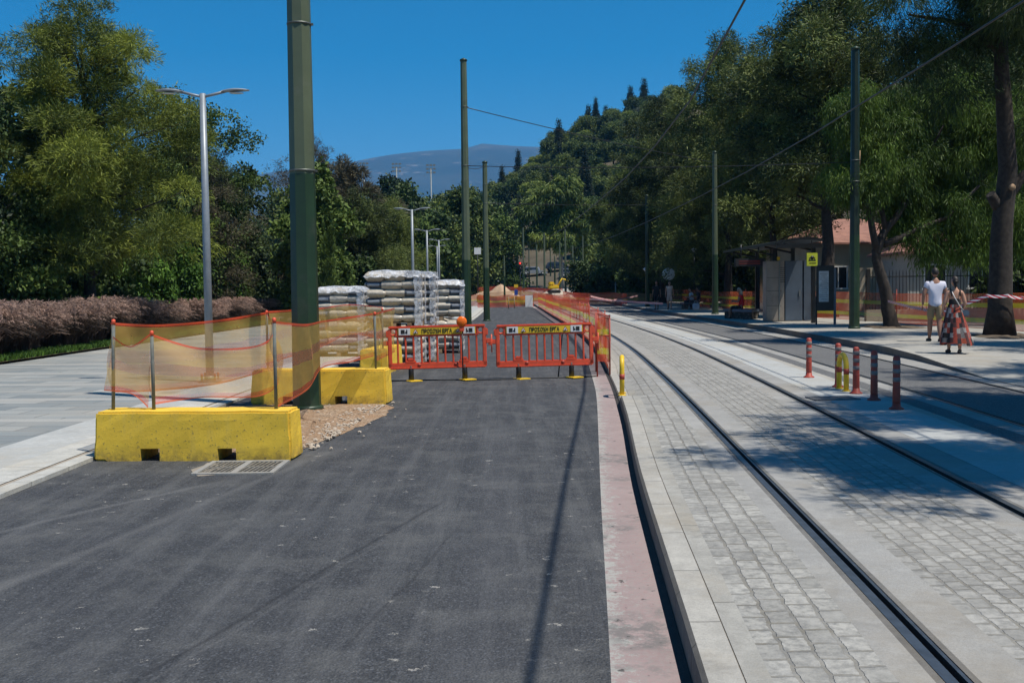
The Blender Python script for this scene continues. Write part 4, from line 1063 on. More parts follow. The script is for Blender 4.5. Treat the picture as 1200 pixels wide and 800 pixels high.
wire('far span wire across the construction site', [((578-600)/1250*150, 150, 7.2), ((630-600)/1250*145, 145, 6.9)], .06, 0)
wire('thin span wire over the far lamps', [((500-600)/1250*150, 150, 7.4), ((601-600)/1250*150, 150, 7.2)], .04, .1)

# floodlight masts behind the wood
for px, yt, lb in ((430, 200, 'leftmost far floodlight mast below the mountain'), (468, 201, 'middle far floodlight mast below the mountain'), (508, 203, 'rightmost far floodlight mast below the mountain')):
    Y = 420; x = (px-600)/1250*Y; zt = 1.7+(340-yt)*Y/1250
    t = thing('floodlight_mast', lb, 'floodlight mast', (x, Y, h(Y)-.1), 0, 'floodlight masts below the mountain')
    m_ = MB(); m_.tube([(0, 0, 0), (0, 0, zt-2)], [.35, .22], 8); m_.build('mast', M['galv'], t)
    m_ = MB()
    for i in range(3):
        for j in range(3): m_.box(((i-1)*1.3, 0, zt-2.2+j*1.4-1.2), (.95, .3, .7))
    for j in range(3): m_.box((0, .25, zt-2.2+j*1.4-1.2), (4, .12, .12))
    m_.build('light_rack', M['galv'], t)

# ------------------------------------------------------------------ concrete blocks
def conc_block(label, x, y, rz, L=2.05, D=.46, H=.5):
    t = thing('concrete_block', label, 'concrete block', (x, y, 0), rz, 'yellow concrete road blocks')
    xs = [-L/2, -L/2+.49, -L/2+.69, -L/2+1.29, -L/2+1.48, L/2]; zs = [0, .125, H]
    bm = bmesh.new()
    for i in range(5):
        for j in range(2):
            if j == 0 and i in (1, 3): continue
            x0, x1, z0, z1 = xs[i], xs[i+1], zs[j], zs[j+1]
            vs = [bm.verts.new((a, b, c)) for c in (z0, z1) for b in (-D/2, D/2) for a in (x0, x1)]
            F = {'b': (0, 2, 3, 1), 't': (4, 5, 7, 6), 'f': (0, 1, 5, 4), 'k': (2, 6, 7, 3), 'l': (0, 4, 6, 2), 'r': (1, 3, 7, 5)}
            fs = ['f', 'k']
            if j == 0: fs += ['b'];
            if j == 1: fs += ['t']
            if j == 1 and i in (1, 3): fs += ['b']
            if i == 0: fs += ['l']
            if i == 4: fs += ['r']
            if j == 0 and i in (0, 2): fs += ['r']
            if j == 0 and i in (2, 4): fs += ['l']
            for k in fs: bm.faces.new([vs[q] for q in F[k]])
    bmesh.ops.remove_doubles(bm, verts=bm.verts, dist=1e-4)
    # taper and rounded edges, uneven faces
    bmesh.ops.subdivide_edges(bm, edges=[e for e in bm.edges if e.calc_length() > .3], cuts=3, use_grid_fill=True)
    rdm = random.Random(int(abs(x*100)))
    for v in bm.verts:
        s = 1-.10*(v.co.z/H); v.co.y *= s; v.co.x *= 1-.025*(v.co.z/H)
        v.co += Vector((rdm.uniform(-.004, .004), rdm.uniform(-.003, .003), rdm.uniform(-.003, .003) if v.co.z > .05 else 0))
    ed = [e for e in bm.edges if len(e.link_faces) == 2 and e.calc_face_angle(0) > .9 and (e.verts[0].co.z > .3 or abs(e.verts[0].co.x) > L/2*.93)]
    bmesh.ops.bevel(bm, geom=ed, offset=.022, segments=2, affect='EDGES')
    m_ = MB(); m_.addbm(bm, smooth=False); m_.build('block_body', M['block'], t)
    return t
conc_block('yellow concrete block in front of the rest, over the drain grate', -3.23, 10.93, R(-3.5))
conc_block('yellow concrete block standing behind the thick green pole', -2.89, 16.15, R(-4), 2.08, .5, .52)
conc_block('yellow concrete block seen end on beside the left orange barrier', -2.72, 22.2, R(84), 2.0, .48, .52)

# drain grate
def grate():
    t = thing('drain_grate', 'slotted iron drain grate in the asphalt before the front yellow block', 'drain', (-2.62, 10.22, .004))
    f = MB()
    for (cx, cy, dx, dy) in ((-.36, 0, .05, .74), (.36, 0, .05, .74), (0, -.35, .67, .05), (0, .35, .67, .05), (0, 0, .06, .65)): f.box((cx, cy, .006), (dx, dy, .018))
    f.build('frame', M['conc'], t)
    b = MB()
    for s in (-1, 1):
        for k in range(7): b.box((s*.178-.135+k*.045, 0, .004), (.017, .62, .014), rz=R(-4))
        for q in (-1, 1): b.box((s*.178, q*.31, .005), (.29, .03, .015))
        b.box((s*.178, 0, .0055), (.29, .03, .015))
    b.build('grille', M['iron'], t)
    d = MB(); d.quad([(-.33, -.33, .001), (.33, -.33, .001), (.33, .33, .001), (-.33, .33, .001)]); d.build('drain_hole', M['black'], t)
grate()
# broken gravel patch round the pole
def blob(name, pts, z, m, kind='structure', bumpy=.02, res=.12, seed=2):
    rdm = random.Random(seed); mb = MB()
    cx = sum(p[0] for p in pts)/len(pts); cy = sum(p[1] for p in pts)/len(pts)
    P = []
    for i in range(len(pts)):
        a, b = Vector(pts[i]), Vector(pts[(i+1) % len(pts)])
        n = max(1, int((b-a).length/.18))
        for k in range(n): P.append(a.lerp(b, k/n)+Vector((rdm.uniform(-.05, .05), rdm.uniform(-.05, .05))))
    rings = 6; n = len(P)
    for r_ in range(rings):
        s = 1-r_/rings
        for p in P: mb.v.append((cx+(p.x-cx)*s, cy+(p.y-cy)*s, z+(0 if r_ == 0 else rdm.uniform(.0, bumpy))))
    mb.v.append((cx, cy, z+bumpy*.5))
    for r_ in range(rings-1):
        for k in range(n): mb.f.append((r_*n+k, r_*n+(k+1) % n, (r_+1)*n+(k+1) % n, (r_+1)*n+k)); mb.sm.add(len(mb.f)-1)
    for k in range(n): mb.f.append(((rings-1)*n+k, (rings-1)*n+(k+1) % n, rings*n))
    return tag(mb.build(name, [m]), kind=kind)
blob('gravel_patch', [(-4.15, 11.3), (-2.3, 11.1), (-2.05, 12.6), (-1.75, 14.2), (-1.75, 15.4), (-2.0, 15.9), (-4.2, 15.9)], .004, M['gravel'], bumpy=.035)
blob('dirt_patch', [(-3.05, 10.0), (-2.95, 9.75), (-2.8, 9.8), (-2.85, 10.5), (-3.05, 10.6)], .003, M['mortar'], bumpy=.006, seed=5)
def rubble():
    g = random.Random(3); mb = MB()
    for i in range(330):
        u = g.random()
        x, y = (-2.12-g.random()**2*.38, 11.3+g.random()*4.2) if u < .86 else (g.uniform(-4.2, -1.7), g.uniform(11.2, 15.9))
        x += (y-11.3)*.06
        s = g.uniform(.008, .030)*(1.3 if g.random() < .1 else 1)
        bm = bmesh.new(); bmesh.ops.create_icosphere(bm, subdivisions=1, radius=s)
        for v in bm.verts: v.co *= g.uniform(.7, 1.25); v.co.z *= .6
        mb.addbm(bm, Matrix.Translation((x, y, .02+s*.2)))
    tag(mb.build('rubble', [M['stone']]), 'loose pale stones scattered round the thick green pole', 'rubble', kind='stuff')
rubble()

# ------------------------------------------------------------------ nets round the blocks
def stake(x, y, z0, z1, label, group='metal stakes holding the faded net', m='stake_grey', r=.018, capc=True, lean=0):
    t = thing('stake', label, 'stake', (x, y, z0), 0, group)
    p = MB(); p.tube([(0, 0, 0), (lean, 0, z1-z0)], r, 8); p.build('rod', M[m], t)
    if capc: c = MB(); c.lathe([(r*1.12, z1-z0-.04), (r*1.15, z1-z0+.008), (.004, z1-z0+.015)], 8, (lean, 0, 0)); c.build('cap', M['orange'], t)
    return t
def net(name, label, tops, bots, m, group=None, cols=14, rows=8, fold=.03, seed=1, thick=None):
    """tops, bots: matching lists of points along the net"""
    rdm = random.Random(seed); mb = MB(); n = len(tops)
    def at(L, t):
        t = t*(n-1); i = min(n-2, int(t)); f = t-i
        p0, p1, p2, p3 = Vector(L[max(0, i-1)]), Vector(L[i]), Vector(L[i+1]), Vector(L[min(n-1, i+2)])
        return .5*((2*p1)+(p2-p0)*f+(2*p0-5*p1+4*p2-p3)*f*f+(3*p1-3*p2+p3-p0)*f**3)
    N = cols*(n-1); ph = rdm.uniform(0, 6); P = []
    s = 0; prev = None; S = []
    for i in range(N+1):
        t = i/N; a = at(tops, t); b = at(bots, t)
        if prev is not None: s += (a-prev).length
        prev = a; S.append(s)
        d = at(tops, min(1, t+.01))-at(tops, max(0, t-.01)); nrm = Vector((-d.y, d.x, 0)).normalized()
        for j in range(rows+1):
            v = j/rows; p = b.lerp(a, v)
            p += nrm*fold*math.sin(s*5+ph+v*2.2)*math.sin(PI*v)*(1+.6*math.sin(s*1.7+ph))
            P.append(p)
    mb.v = [tuple(p) for p in P]; w = rows+1
    for i in range(N):
        for j in range(rows):
            mb.f.append((i*w+j, (i+1)*w+j, (i+1)*w+j+1, i*w+j+1)); fi = len(mb.f)-1; mb.sm.add(fi)
            mb.uv[fi] = [(S[i], j/rows), (S[i+1], j/rows), (S[i+1], (j+1)/rows), (S[i], (j+1)/rows)]
    o = mb.build(name, [m]); return tag(o, label, 'net', group)
s1 = (-4.13, 10.98); s2 = (-3.70, 10.95); s3 = (-2.42, 10.86); s4 = (-3.72, 16.2); s5 = (-2.06, 16.05); s6 = (-2.62, 21.6)
stake(*s1, .49, 1.42, 'stake at the left end of the front yellow block', lean=.03)
stake(*s2, .49, 1.30, 'stake second from left on the front yellow block')
stake(*s3, .49, 1.42, 'stake near the right end of the front yellow block')
stake(*s4, .51, 1.40, 'stake at the left end of the block behind the thick pole')
stake(*s5, .51, 1.36, 'stake at the right end of the block behind the thick pole')
stake(*s6, .51, 1.32, 'dark stake on the yellow block seen end on')
NG = 'faded yellow and red safety nets'
net('safety_net', 'faded net hanging slack between the two left stakes of the front block',
    [(s1[0]+.03, s1[1]-.03, 1.26), ((s1[0]+s2[0])/2, 10.93, 1.16), (s2[0], s2[1]-.03, 1.29)], [(s1[0]-.08, s1[1]-.03, .70), ((s1[0]+s2[0])/2, 10.93, .66), (s2[0]-.05, s2[1]-.03, .52)], M['net_faded'], NG, seed=2, fold=.05)
net('safety_net', 'faded net sagging from the front block back to the stake behind the pole',
    [(s2[0], s2[1], 1.28), (-3.35, 11.5, 1.10), (-3.1, 13, 1.05), (-3.35, 15.0, 1.15), (s4[0], s4[1], 1.38)], [(s2[0], s2[1], .55), (-3.35, 11.5, .56), (-3.1, 13, .42), (-3.3, 15.0, .42), (s4[0], s4[1], .55)], M['net_faded'], NG, seed=3, fold=.07)
net('safety_net', 'long faded net with a taut red rim running along the plaza side of the blocks',
    [(s1[0], s1[1], 1.40), (-4.1, 12.5, 1.33), (-3.95, 14.5, 1.33), (s4[0], s4[1], 1.39)], [(s1[0], s1[1], .68), (-4.15, 12.5, .55), (-4.0, 14.5, .45), (s4[0], s4[1], .5)], M['net_faded'], NG, seed=4, fold=.05)
net('safety_net', 'faded net passing across the front of the thick green pole',
    [(s3[0], s3[1], 1.40), (-2.52, 13.0, 1.30), (-2.66, 14.95, 1.28), (-2.35, 15.4, 1.32), (s5[0], s5[1]-.2, 1.36)], [(s3[0]+.02, s3[1], .52), (-2.5, 13.0, .50), (-2.66, 14.95, .62), (-2.35, 15.4, .66), (s5[0], s5[1]-.2, .72)], M['net_faded'], NG, seed=5, fold=.02)
net('safety_net', 'faded net reaching from the block behind the pole to the far dark stake',
    [(s5[0], s5[1], 1.36), (-2.3, 18.5, 1.32), (s6[0]+.25, s6[1], 1.34)], [(s5[0], s5[1], .62), (-2.3, 18.5, .5), (s6[0]+.25, s6[1], .45)], M['net_faded'], NG, seed=6, fold=.04)
net('safety_net', 'faded net seen behind the thick green pole, over the rear block',
    [(s4[0], s4[1]+.1, 1.40), (-3.4, 19, 1.40), (s6[0]-.7, s6[1]+.2, 1.42), (s6[0], s6[1]+.1, 1.36)], [(s4[0], s4[1]+.1, .6), (-3.4, 19, .7), (s6[0]-.7, s6[1]+.2, .8), (s6[0], s6[1]+.1, .7)], M['net_faded'], NG, seed=7, fold=.05)

# ------------------------------------------------------------------ orange barriers
def text_mesh(s, size, depth=.002):
    cu = bpy.data.curves.new('t', 'FONT'); cu.body = s; cu.size = size; cu.align_x = 'CENTER'; cu.align_y = 'CENTER'; cu.extrude = depth; cu.resolution_u = 3
    try: cu.offset = size*.022
    except Exception: pass
    o = bpy.data.objects.new('t', cu); COL.objects.link(o)
    dg = bpy.context.evaluated_depsgraph_get(); me = bpy.data.meshes.new_from_object(o.evaluated_get(dg))
    bpy.data.objects.remove(o); return me
def barrier(label, x, y, rz, tilt, lamp=False, extra=False):
    t = thing('road_barrier', label, 'barrier', (x, y, 0), rz, 'orange plastic road barriers')
    t.rotation_euler = (0, tilt, rz)
    W = 1.86; zb, zt = .235, 1.03
    m_ = MB(); D = .05
    m_.bbox((0, 0, zt-.085), (W-.34, D*.6, .17), .01)             # sign rail web
    m_.bbox((0, 0, zt-.02), (W-.06, D+.02, .045), .012)           # top tube
    m_.bbox((0, 0, zt-.185), (W-.30, D, .03), .008)
    for s in (-1, 1):
        m_.bbox((s*(W/2-.05), 0, (zb+zt)/2-.02), (.075, D, zt-zb-.06), .014)
        m_.bbox((s*(W/2-.175), 0, zt-.11), (.035, D, .18), .008)
        # round openings at the corners
        bm = bmesh.new(); bmesh.ops.create_circle(bm, segments=4, radius=.01); bm.free()
        pts = [(s*(W/2-.115)+.062*math.cos(a), 0, zt-.1+.062*math.sin(a)) for a in [k*PI/7 for k in range(15)]]
        m_.tube(pts, .018, 6)
        m_.bbox((s*(W/2-.01), 0, zt-.14), (.06, D*.9, .13), .012)
        # hinge lug and hook
        m_.bbox((s*(W/2+.03), 0, .72), (.10, D*.8, .09), .012)
    m_.tube([(W/2+.085, 0, .84), (W/2+.085, 0, .50)], .012, 6)
    m_.bbox((W/2+.06, 0, .66), (.07, .03, .05), .008)
    m_.bbox((0, 0, zb+.065), (W-.02, D, .10), .014)               # bottom rail
    m_.bbox((0, 0, zb+.015), (W-.06, D+.025, .04), .012)
    nb = 11
    for k in range(nb):
        xx = -W/2+.05+(k+1)*(W-.1)/(nb+1)
        m_.bbox((xx, 0, (zb+zt)/2-.035), (.036, D*.75, zt-zb-.28), .01)
    for xx in (-.50, .50):                                        # raised shoulders over the feet
        m_.bbox((xx, 0, zb+.13), (.20, D*.9, .06), .015); m_.bbox((xx, 0, zb+.175), (.11, D*.85, .05), .012)
    m_.build('panel', M['orange'], t)
    for xx in (-.50, .50):
        rc = MB(); rc.lathe([(.001, 0), (.034, 0), (.034, .004), (.001, .006)], 12, (xx+(.16 if xx < 0 else -.16), -D/2-.004, zb+.07), mtx=Matrix.Rotation(R(90), 4, 'X')); rc.build('boss', M['red'], t)
        f = MB(); f.tube([(xx, 0, .0), (xx, 0, .22), (xx, 0, .33)], [.052, .047, .015], 10); ft = f.build('leg', M['black'], t)
        p = MB(); p.bbox((xx+.05, -.05, .014), (.24, .30, .024), .008, rz=R(25)); p.build('foot', M['yellow'], ft)
    sg = MB(); sg.box((0, -.026, zt-.1), (W-.42, .012, .125)); so = sg.build('sign_plate', M['yellow'], t)
    for s in (-1, 1):
        e = MB(); e.box((s*(W/2-.33), -.035, zt-.1), (.21, .008, .125)); eo = e.build('end_plate', M['white'], so)
        l = MB(); l.box((s*(W/2-.30), -.0405, zt-.1), (.07, .004, .075)); l.box((s*(W/2-.375), -.0405, zt-.1), (.022, .004, .075)); l.box((s*(W/2-.355), -.0405, zt-.115), (.02, .004, .03)); l.build('logo', M['black'], eo)
        tr = MB(); cx = s*(.365+.03)
        for rr_, zz, mi in ((.062, -.034, 0), (.043, -.037, 1)):
            P3 = [(cx+rr_*math.sin(a), zz, zt-.11+rr_*math.cos(a)) for a in (0, 2*PI/3, 4*PI/3)]
            tr.quad(P3[::-1], None, mi)
        tr.box((cx+.002, -.040, zt-.112), (.01, .003, .04), mi=2, M4=Matrix.Rotation(R(35), 4, 'Y')); tr.box((cx-.006, -.040, zt-.128), (.035, .003, .008), mi=2)
        tr.build('warning_triangle', [M['red'], M['white'], M['black']], so)
    me = text_mesh('ΠΡΟΣΟΧΗ ΕΡΓΑ', .088); me.materials.append(M['black'])
    o = bpy.data.objects.new('lettering', me); COL.objects.link(o); o.parent = so; o.location = (0, -.036, zt-.102); o.rotation_euler = (R(90), 0, 0); o.scale = (.83, 1.15, 1)
    if extra:
        k = MB(); k.tube([(.25, .07, 0), (.36, .06, .95)], .012, 6); k.build('prop_rod', M['darkmetal'], t)
    return t
barrier('orange plastic barrier on the left carrying the round amber lamp', -1.385, 19.85, R(2), R(-.8))
barrier('orange plastic barrier on the right, joined to the orange net', .62, 20.05, R(2.5), R(-.8), extra=True)
def warning_lamp():
    t = thing('warning_lamp', 'round amber warning lamp clipped on top of the left barrier', 'warning lamp', (-.93, 19.77, 0), R(2))
    l = MB(); l.lathe([(.001, -.035), (.07, -.03), (.095, -.012), (.098, .012), (.07, .03), (.001, .035)], 20, (0, -.02, 1.10), mtx=Matrix.Rotation(R(90), 4, 'X')); l.build('lens', M['lens'], t)
    b = MB(); b.bbox((0, 0, .965), (.09, .07, .10), .012); b.build('battery_box', M['orange'], t)
    p = MB(); p.tube([(.01, .0, 0), (.01, 0, .92)], .013, 8); p.build('rod', M['darkmetal'], t)
warning_lamp()
# cable on the ground by the barriers
c = MB(); c.tube([(-2.4, 19.75, .012), (-1.6, 19.9, .012), (-.5, 19.8, .012), (.4, 20.0, .012), (1.3, 20.15, .012), (1.6, 20.3, .012)], .012, 6)
tag(c.build('cable', M['black']), 'thin black cable on the asphalt under both orange barriers', 'cable')

# orange net along the kerb
def kerb_net():
    ys = [20.6, 23, 27, 32, 38, 45, 53, 62, 72, 84]
    T = [(cxy(y, -1.62), y, 1.15+h(y)) for y in ys]; B = [(cxy(y, -1.62), y, .12+h(y)) for y in ys]
    net('barrier_net', 'long orange net with two yellow stripes along the kerb right of the barriers', T, B, M['net_orange'], 'orange barrier nets', cols=6, fold=.06, seed=9)
    for i, y in enumerate(ys[1:]):
        stake(cxy(y, -1.62)+.03, y, h(y), h(y)+1.2, 'thin rusty stake in the long orange kerb net', 'rusty stakes of the kerb net', 'red', .012, False)
    t = thing('net_frame', 'rust red tubular frame holding the near end of the orange kerb net', 'frame', (cxy(20.3, -1.60), 20.3, 0))
    f = MB()
    for (a, b) in (((-.24, 0, 0), (-.24, 0, 1.22)), ((0, 0, 0), (0, 0, 1.18)), ((-.24, 0, 1.20), (0, 0, 1.15)), ((-.24, 0, .8), (0, 0, .78)), ((-.17, 1.2, 0), (-.17, 1.2, 1.2))): f.tube([a, b], .016, 8)
    f.build('tubes', M['red'], t)
    net('barrier_net', 'short orange net panel with yellow stripes closing the end of the kerb net', [(1.62, 20.25, 1.12), (1.86, 20.32, 1.13)], [(1.62, 20.25, .30), (1.86, 20.32, .28)], M['net_orange'], 'orange barrier nets', cols=4, fold=.01, seed=10)
kerb_net()
# nets behind the platform
ysn = [24.5, 27.5, 31, 35, 40, 46, 53, 61, 70, 80]
NX = lambda y: 13.75-(y-24)*.1 if y < 45 else 11.65
net('barrier_net', 'orange and yellow striped net along the back of the platform, behind the walking pair', [(NX(y), y, PLAT+1.12+h(y)+.04*math.sin(y)) for y in ysn], [(NX(y), y, PLAT+.14+h(y)) for y in ysn], M['net_plat'], 'orange barrier nets', cols=6, fold=.06, seed=12)
for y in ysn: stake(NX(y)-.02, y, PLAT+h(y), PLAT+1.25+h(y), 'thin rusty rod in the striped net behind the platform', 'rusty rods of the platform net', 'red', .011, False)
def ribbon(name, label, pts, w, m, cat, group=None):
    mb = MB(); s = 0
    P = []
    for i in range(len(pts)-1):
        for k in range(8): 
            t = k/8; p = Vector(pts[i]).lerp(Vector(pts[i+1]), t); p.z -= .25*t*(1-t)*.4; P.append(p)
    P.append(Vector(pts[-1]))
    for i in range(len(P)-1):
        a, b = P[i], P[i+1]; L = (b-a).length; w1 = Vector((0, .01, w/2))
        mb.quad([a-w1, b-w1, b+w1, a+w1], [(s, 0), (s+L, 0), (s+L, 1), (s, 1)]); s += L
    return tag(mb.build(name, [m]), label, cat, group)
ribbon('warning_tape', 'red and white warning tape from the pepper tree across to the big pine and beyond', [(12.2, 34.6, 1.15), (11.6, 29, .92), (12.55, 28.15, 1.36), (13.0, 27.93, 1.36), (13.35, 27.9, 1.30), (14.6, 27.0, 1.12), (16, 26, 1.0)], .08, M['redwhite'], 'tape')
ribbon('warning_tape', 'red and white tape line at the far end of the tracks', [(4.6, 62, 1.2), (6.2, 66, .9), (8.6, 73, 1.1)], .10, M['redwhite'], 'tape')
ribbon('warning_tape', 'sagging red white tape by the far platform kerb', [(8.5, 60, .75), (7.3, 72, .8), (5.4, 78, .9)], .12, M['redwhite'], 'tape')

# ------------------------------------------------------------------ posts
def marker(x, y, label, z=BED):
    t = thing('marker_post', label, 'marker post', (x, y, z), 0, 'red marker posts between the tracks'); t.scale = (.95, .95, .88)
    b = MB(); b.lathe([(.095, 0), (.095, .018), (.075, .03), (.055, .045), (.05, .10)], 18); b.build('base', M['red'], t)
    p = MB(); prof = []
    for k in range(10): z0 = .10+k*.022; prof += [(.052, z0), (.047, z0+.011)]
    prof += [(.047, .34), (.046, .73), (.030, .755), (.001, .76)]
    p.lathe(prof, 18); p.build('post', M['red'], t)
    for zz in (.42, .54, .66):
        r_ = MB(); r_.lathe([(.0475, zz-.03), (.0495, zz-.028), (.0495, zz+.028), (.0475, zz+.03)], 18); r_.build('reflective_band', M['reflect'], t)
    return t
for (x, y), lb in zip([(4.97, 17.83), (4.93, 16.1), (4.88, 15.1), (4.83, 14.2), (4.75, 13.15)], ['red marker post farthest left of the row of five', 'red marker post second from left, just left of the yellow hoop', 'red marker post in the middle, just right of the yellow hoop', 'shaded red marker post fourth from the left', 'shaded red marker post nearest the camera, rightmost of five']):
    marker(x, y, lb)
def hoop(x, y, z, rz, label, w=.46, H=.62):
    t = thing('hoop_bollard', label, 'bollard', (x, y, z), rz, 'yellow hoop bollards')
    pts = [(-w/2, 0, 0), (-w/2, 0, H*.5), (-w/2, 0, H-w*.42)]+[(-w/2*math.cos(a), 0, H-w*.42+w*.42*math.sin(a)) for a in [k*PI/10 for k in range(1, 10)]]+[(w/2, 0, H-w*.42), (w/2, 0, H*.5), (w/2, 0, 0)]
    p = MB(); p.tube(pts, .038, 12); p.build('tube', M['yellow'], t)
    for s in (-1, 1):
        b = MB(); b.lathe([(.0385, .25), (.041, .25), (.041, .33), (.0385, .33)], 12, (s*w/2, 0, 0)); b.build('red_band', M['red'], t)
        f = MB(); f.lathe([(.065, 0), (.065, .012), (.05, .018)], 12, (s*w/2, 0, 0)); f.build('flange', M['yellow'], t)
hoop(1.70, 16.5, .04, R(84), 'yellow hoop bollard by the pink gutter, seen edge on', .36, .58)
hoop(4.86, 15.65, BED, R(88), 'yellow hoop bollard standing among the red marker posts', .38, .52)
tag_lid = MB(); tag_lid.box((4.35, 14.45, BED+.010), (.62, .42, .012), rz=R(4)); tag(tag_lid.build('manhole_cover', M['asphalt_track']), 'rectangular cover plate set in pale concrete beside the marker posts', 'cover')

# ------------------------------------------------------------------ pallets of bags
def bag_mesh(mm):
    bm = bmesh.new(); bmesh.ops.create_cube(bm, size=1)
    bmesh.ops.subdivide_edges(bm, edges=bm.edges, cuts=5, use_grid_fill=True)
    uvl = bm.loops.layers.uv.new('UVMap'); rdm = random.Random(5)
    for f in bm.faces:
        for l in f.loops: l[uvl].uv = (l.vert.co.x+.5, l.vert.co.z+.5)
    for v in bm.verts:
        x, y, z = v.co; k = (1-abs(2*x)**9)*(1-abs(2*y)**7)
        v.co.z = z*(.45+.55*max(0, k))
        v.co.x = x*(1-.10*abs(2*z)**2*.5); v.co.y = y*(1-.12*abs(2*z)**2)
        v.co += Vector((rdm.uniform(-.008, .008), rdm.uniform(-.01, .01), rdm.uniform(-.02, .02)))
    me = bpy.data.meshes.new('bag')
    bm.to_mesh(me); bm.free()
    for p in me.polygons: p.use_smooth = True
    me.materials.append(mm); return me
BAG = bag_mesh(M['bag']); BAG2 = bag_mesh(M['bag_plain'])
def pallet(x, y, z, rz, layers, label, top=True, seed=0, W=1.18, D=1.0):
    rdm = random.Random(seed); bh = .18
    t = thing('pallet_of_bags', label, 'pallet', (x, y, z), rz, 'wrapped pallets of bags')
    p = MB()
    for k in range(5): p.box((0, -D/2+.08+k*(D-.16)/4, .125), (W, .1, .022))
    for k in (-1, 0, 1): p.box((k*(W/2-.06), 0, .06), (.1, D, .1))
    p.build('wooden_pallet', M['wood'], t)
    for L in range(layers):
        flip = (L+seed) % 2
        for r_ in range(3):
            for c_ in range(2):
                o = bpy.data.objects.new('bag', BAG if (c_ == 0) == (flip == 1) else BAG2); COL.objects.link(o); o.parent = t
                w = W*(.66 if (c_ == 0) == (flip == 1) else .34)
                cx = -W/2+w/2 if c_ == 0 else W/2-w/2
                o.scale = (w*1.05, D/3*1.10, bh*1.30)
                o.location = (cx+rdm.uniform(-.015, .015), -D/3+r_*D/3+rdm.uniform(-.015, .015), .14+bh/2+L*bh)
                o.rotation_euler = (rdm.uniform(-.03, .03), rdm.uniform(-.03, .03), rdm.uniform(-.03, .03)+(PI if (flip and c_ == 0) else 0))
    H = .14+layers*bh
    # film: crumpled strips at the corners and a sheet over the top
    f = MB(); nx_, ny_ = 16, 14
    gw, gd = W+.10, D+.10
    if top:
        b0 = len(f.v)
        for j in range(ny_+1):
            for i in range(nx_+1):
                u, v = i/nx_*2-1, j/ny_*2-1; e = max(abs(u), abs(v))
                zz = H+.035+.03*math.cos(u*3.1+seed)*math.cos(v*2.3)+rdm.uniform(-.007, .010)
                if e > .86: zz = H-.02+rdm.uniform(-.03, .02)
                if e > .99: zz = H-.10+rdm.uniform(-.03, .03)
                f.v.append((u*gw/2*(1 if e < .99 else 1.01), v*gd/2*(1 if e < .99 else 1.01), zz))
        w_ = nx_+1
        for j in range(ny_):
            for i in range(nx_): f.f.append((b0+j*w_+i, b0+j*w_+i+1, b0+(j+1)*w_+i+1, b0+(j+1)*w_+i)); f.sm.add(len(f.f)-1)
    for (cx, cy) in ((1, -1), (1, 1), (-1, 1)):
        for k in range(2):
            b0 = len(f.v); n = 14
            ww = rdm.uniform(.10, .17)
            for i in range(n+1):
                zz = .06+(H-.02)*i/n
                for q in range(5):
                    qq = q/4; px = W/2+.025+rdm.uniform(-.012, .022); py = D/2+.02
                    if k == 0: P_ = (cx*(px-ww*qq), cy*(py+rdm.uniform(0, .02)), zz)
                    else: P_ = (cx*px, cy*(py-ww*1.2*qq), zz)
                    f.v.append(P_)
            for i in range(n):
                for q in range(4): f.f.append((b0+i*5+q, b0+i*5+q+1, b0+(i+1)*5+q+1, b0+(i+1)*5+q)); f.sm.add(len(f.f)-1)
    f.build('shrink_wrap', M['film'], t)
    return H
stacks = [(-2.60, 23.8, -2, 4, 6, 'front stack behind the left barrier'), (-2.42, 25.4, -1, 4, 6, 'second stack, right behind the front one'), (-1.92, 28.8, 1, 4, 5, 'right stack beside the tall green pole'),
          (-4.35, 27.3, -2, 4, 4, 'left stack seen over the faded net'), (-3.75, 29.2, -2, 4, 4, 'rear stack between the left and front ones'), (-2.3, 30.6, 0, 4, 5, 'rear right stack behind the pole side one')]
for i, (x, y, rz, n0, n1, lb) in enumerate(stacks):
    H = pallet(x, y, .04 if x < road_left(y)+.6 else .0, R(rz), n0, 'lower wrapped pallet of grey bags in the '+lb, False, i*2)
    pallet(x+.02, y+.03, H+(.04 if x < road_left(y)+.6 else 0), R(rz+1.5), n1, 'upper wrapped pallet of grey bags topping the '+lb, True, i*2+1)

# ------------------------------------------------------------------ far construction site
def mound(x, y, r, H, label, m='sand', sy=1.):
    mb = MB(); g = random.Random(int(x*10+y)); n = 26; rings = 9
    for k in range(rings):
        q = k/(rings-1)
        for i in range(n):
            a = 2*PI*i/n; rr_ = r*(1-q)*(1+.12*math.sin(3*a+x)+.06*math.sin(7*a)+g.uniform(-.03, .03))
            mb.v.append((rr_*math.cos(a), rr_*math.sin(a)*sy, H*(1-(1-q)**1.25)+g.uniform(-.03, .03)*H*(k > 0)))
    for k in range(rings-1):
        for i in range(n): mb.f.append((k*n+i, k*n+(i+1) % n, (k+1)*n+(i+1) % n, (k+1)*n+i)); mb.sm.add(len(mb.f)-1)
    o = mb.build('sand_mound', [M[m]]); o.location = (x, y, h(y)-.05); tag(o, label, 'mound'); return o
def P(px, Y): return (px-600)/1250*Y
mound(P(588, 108), 108, 2.1, 1.75, 'pinkish sand mound behind the short green pole')
mound(P(603, 100), 100, 1.6, 1.0, 'low tan sand mound right of the pinkish one')
mound(P(652, 112), 112, 2.6, 1.2, 'white rubble mound under the yellow digger', 'stone')
mound(P(568, 110), 112, 2.4, 1.0, 'low sand mound left of the short green pole')
FG = 'far orange site nets'
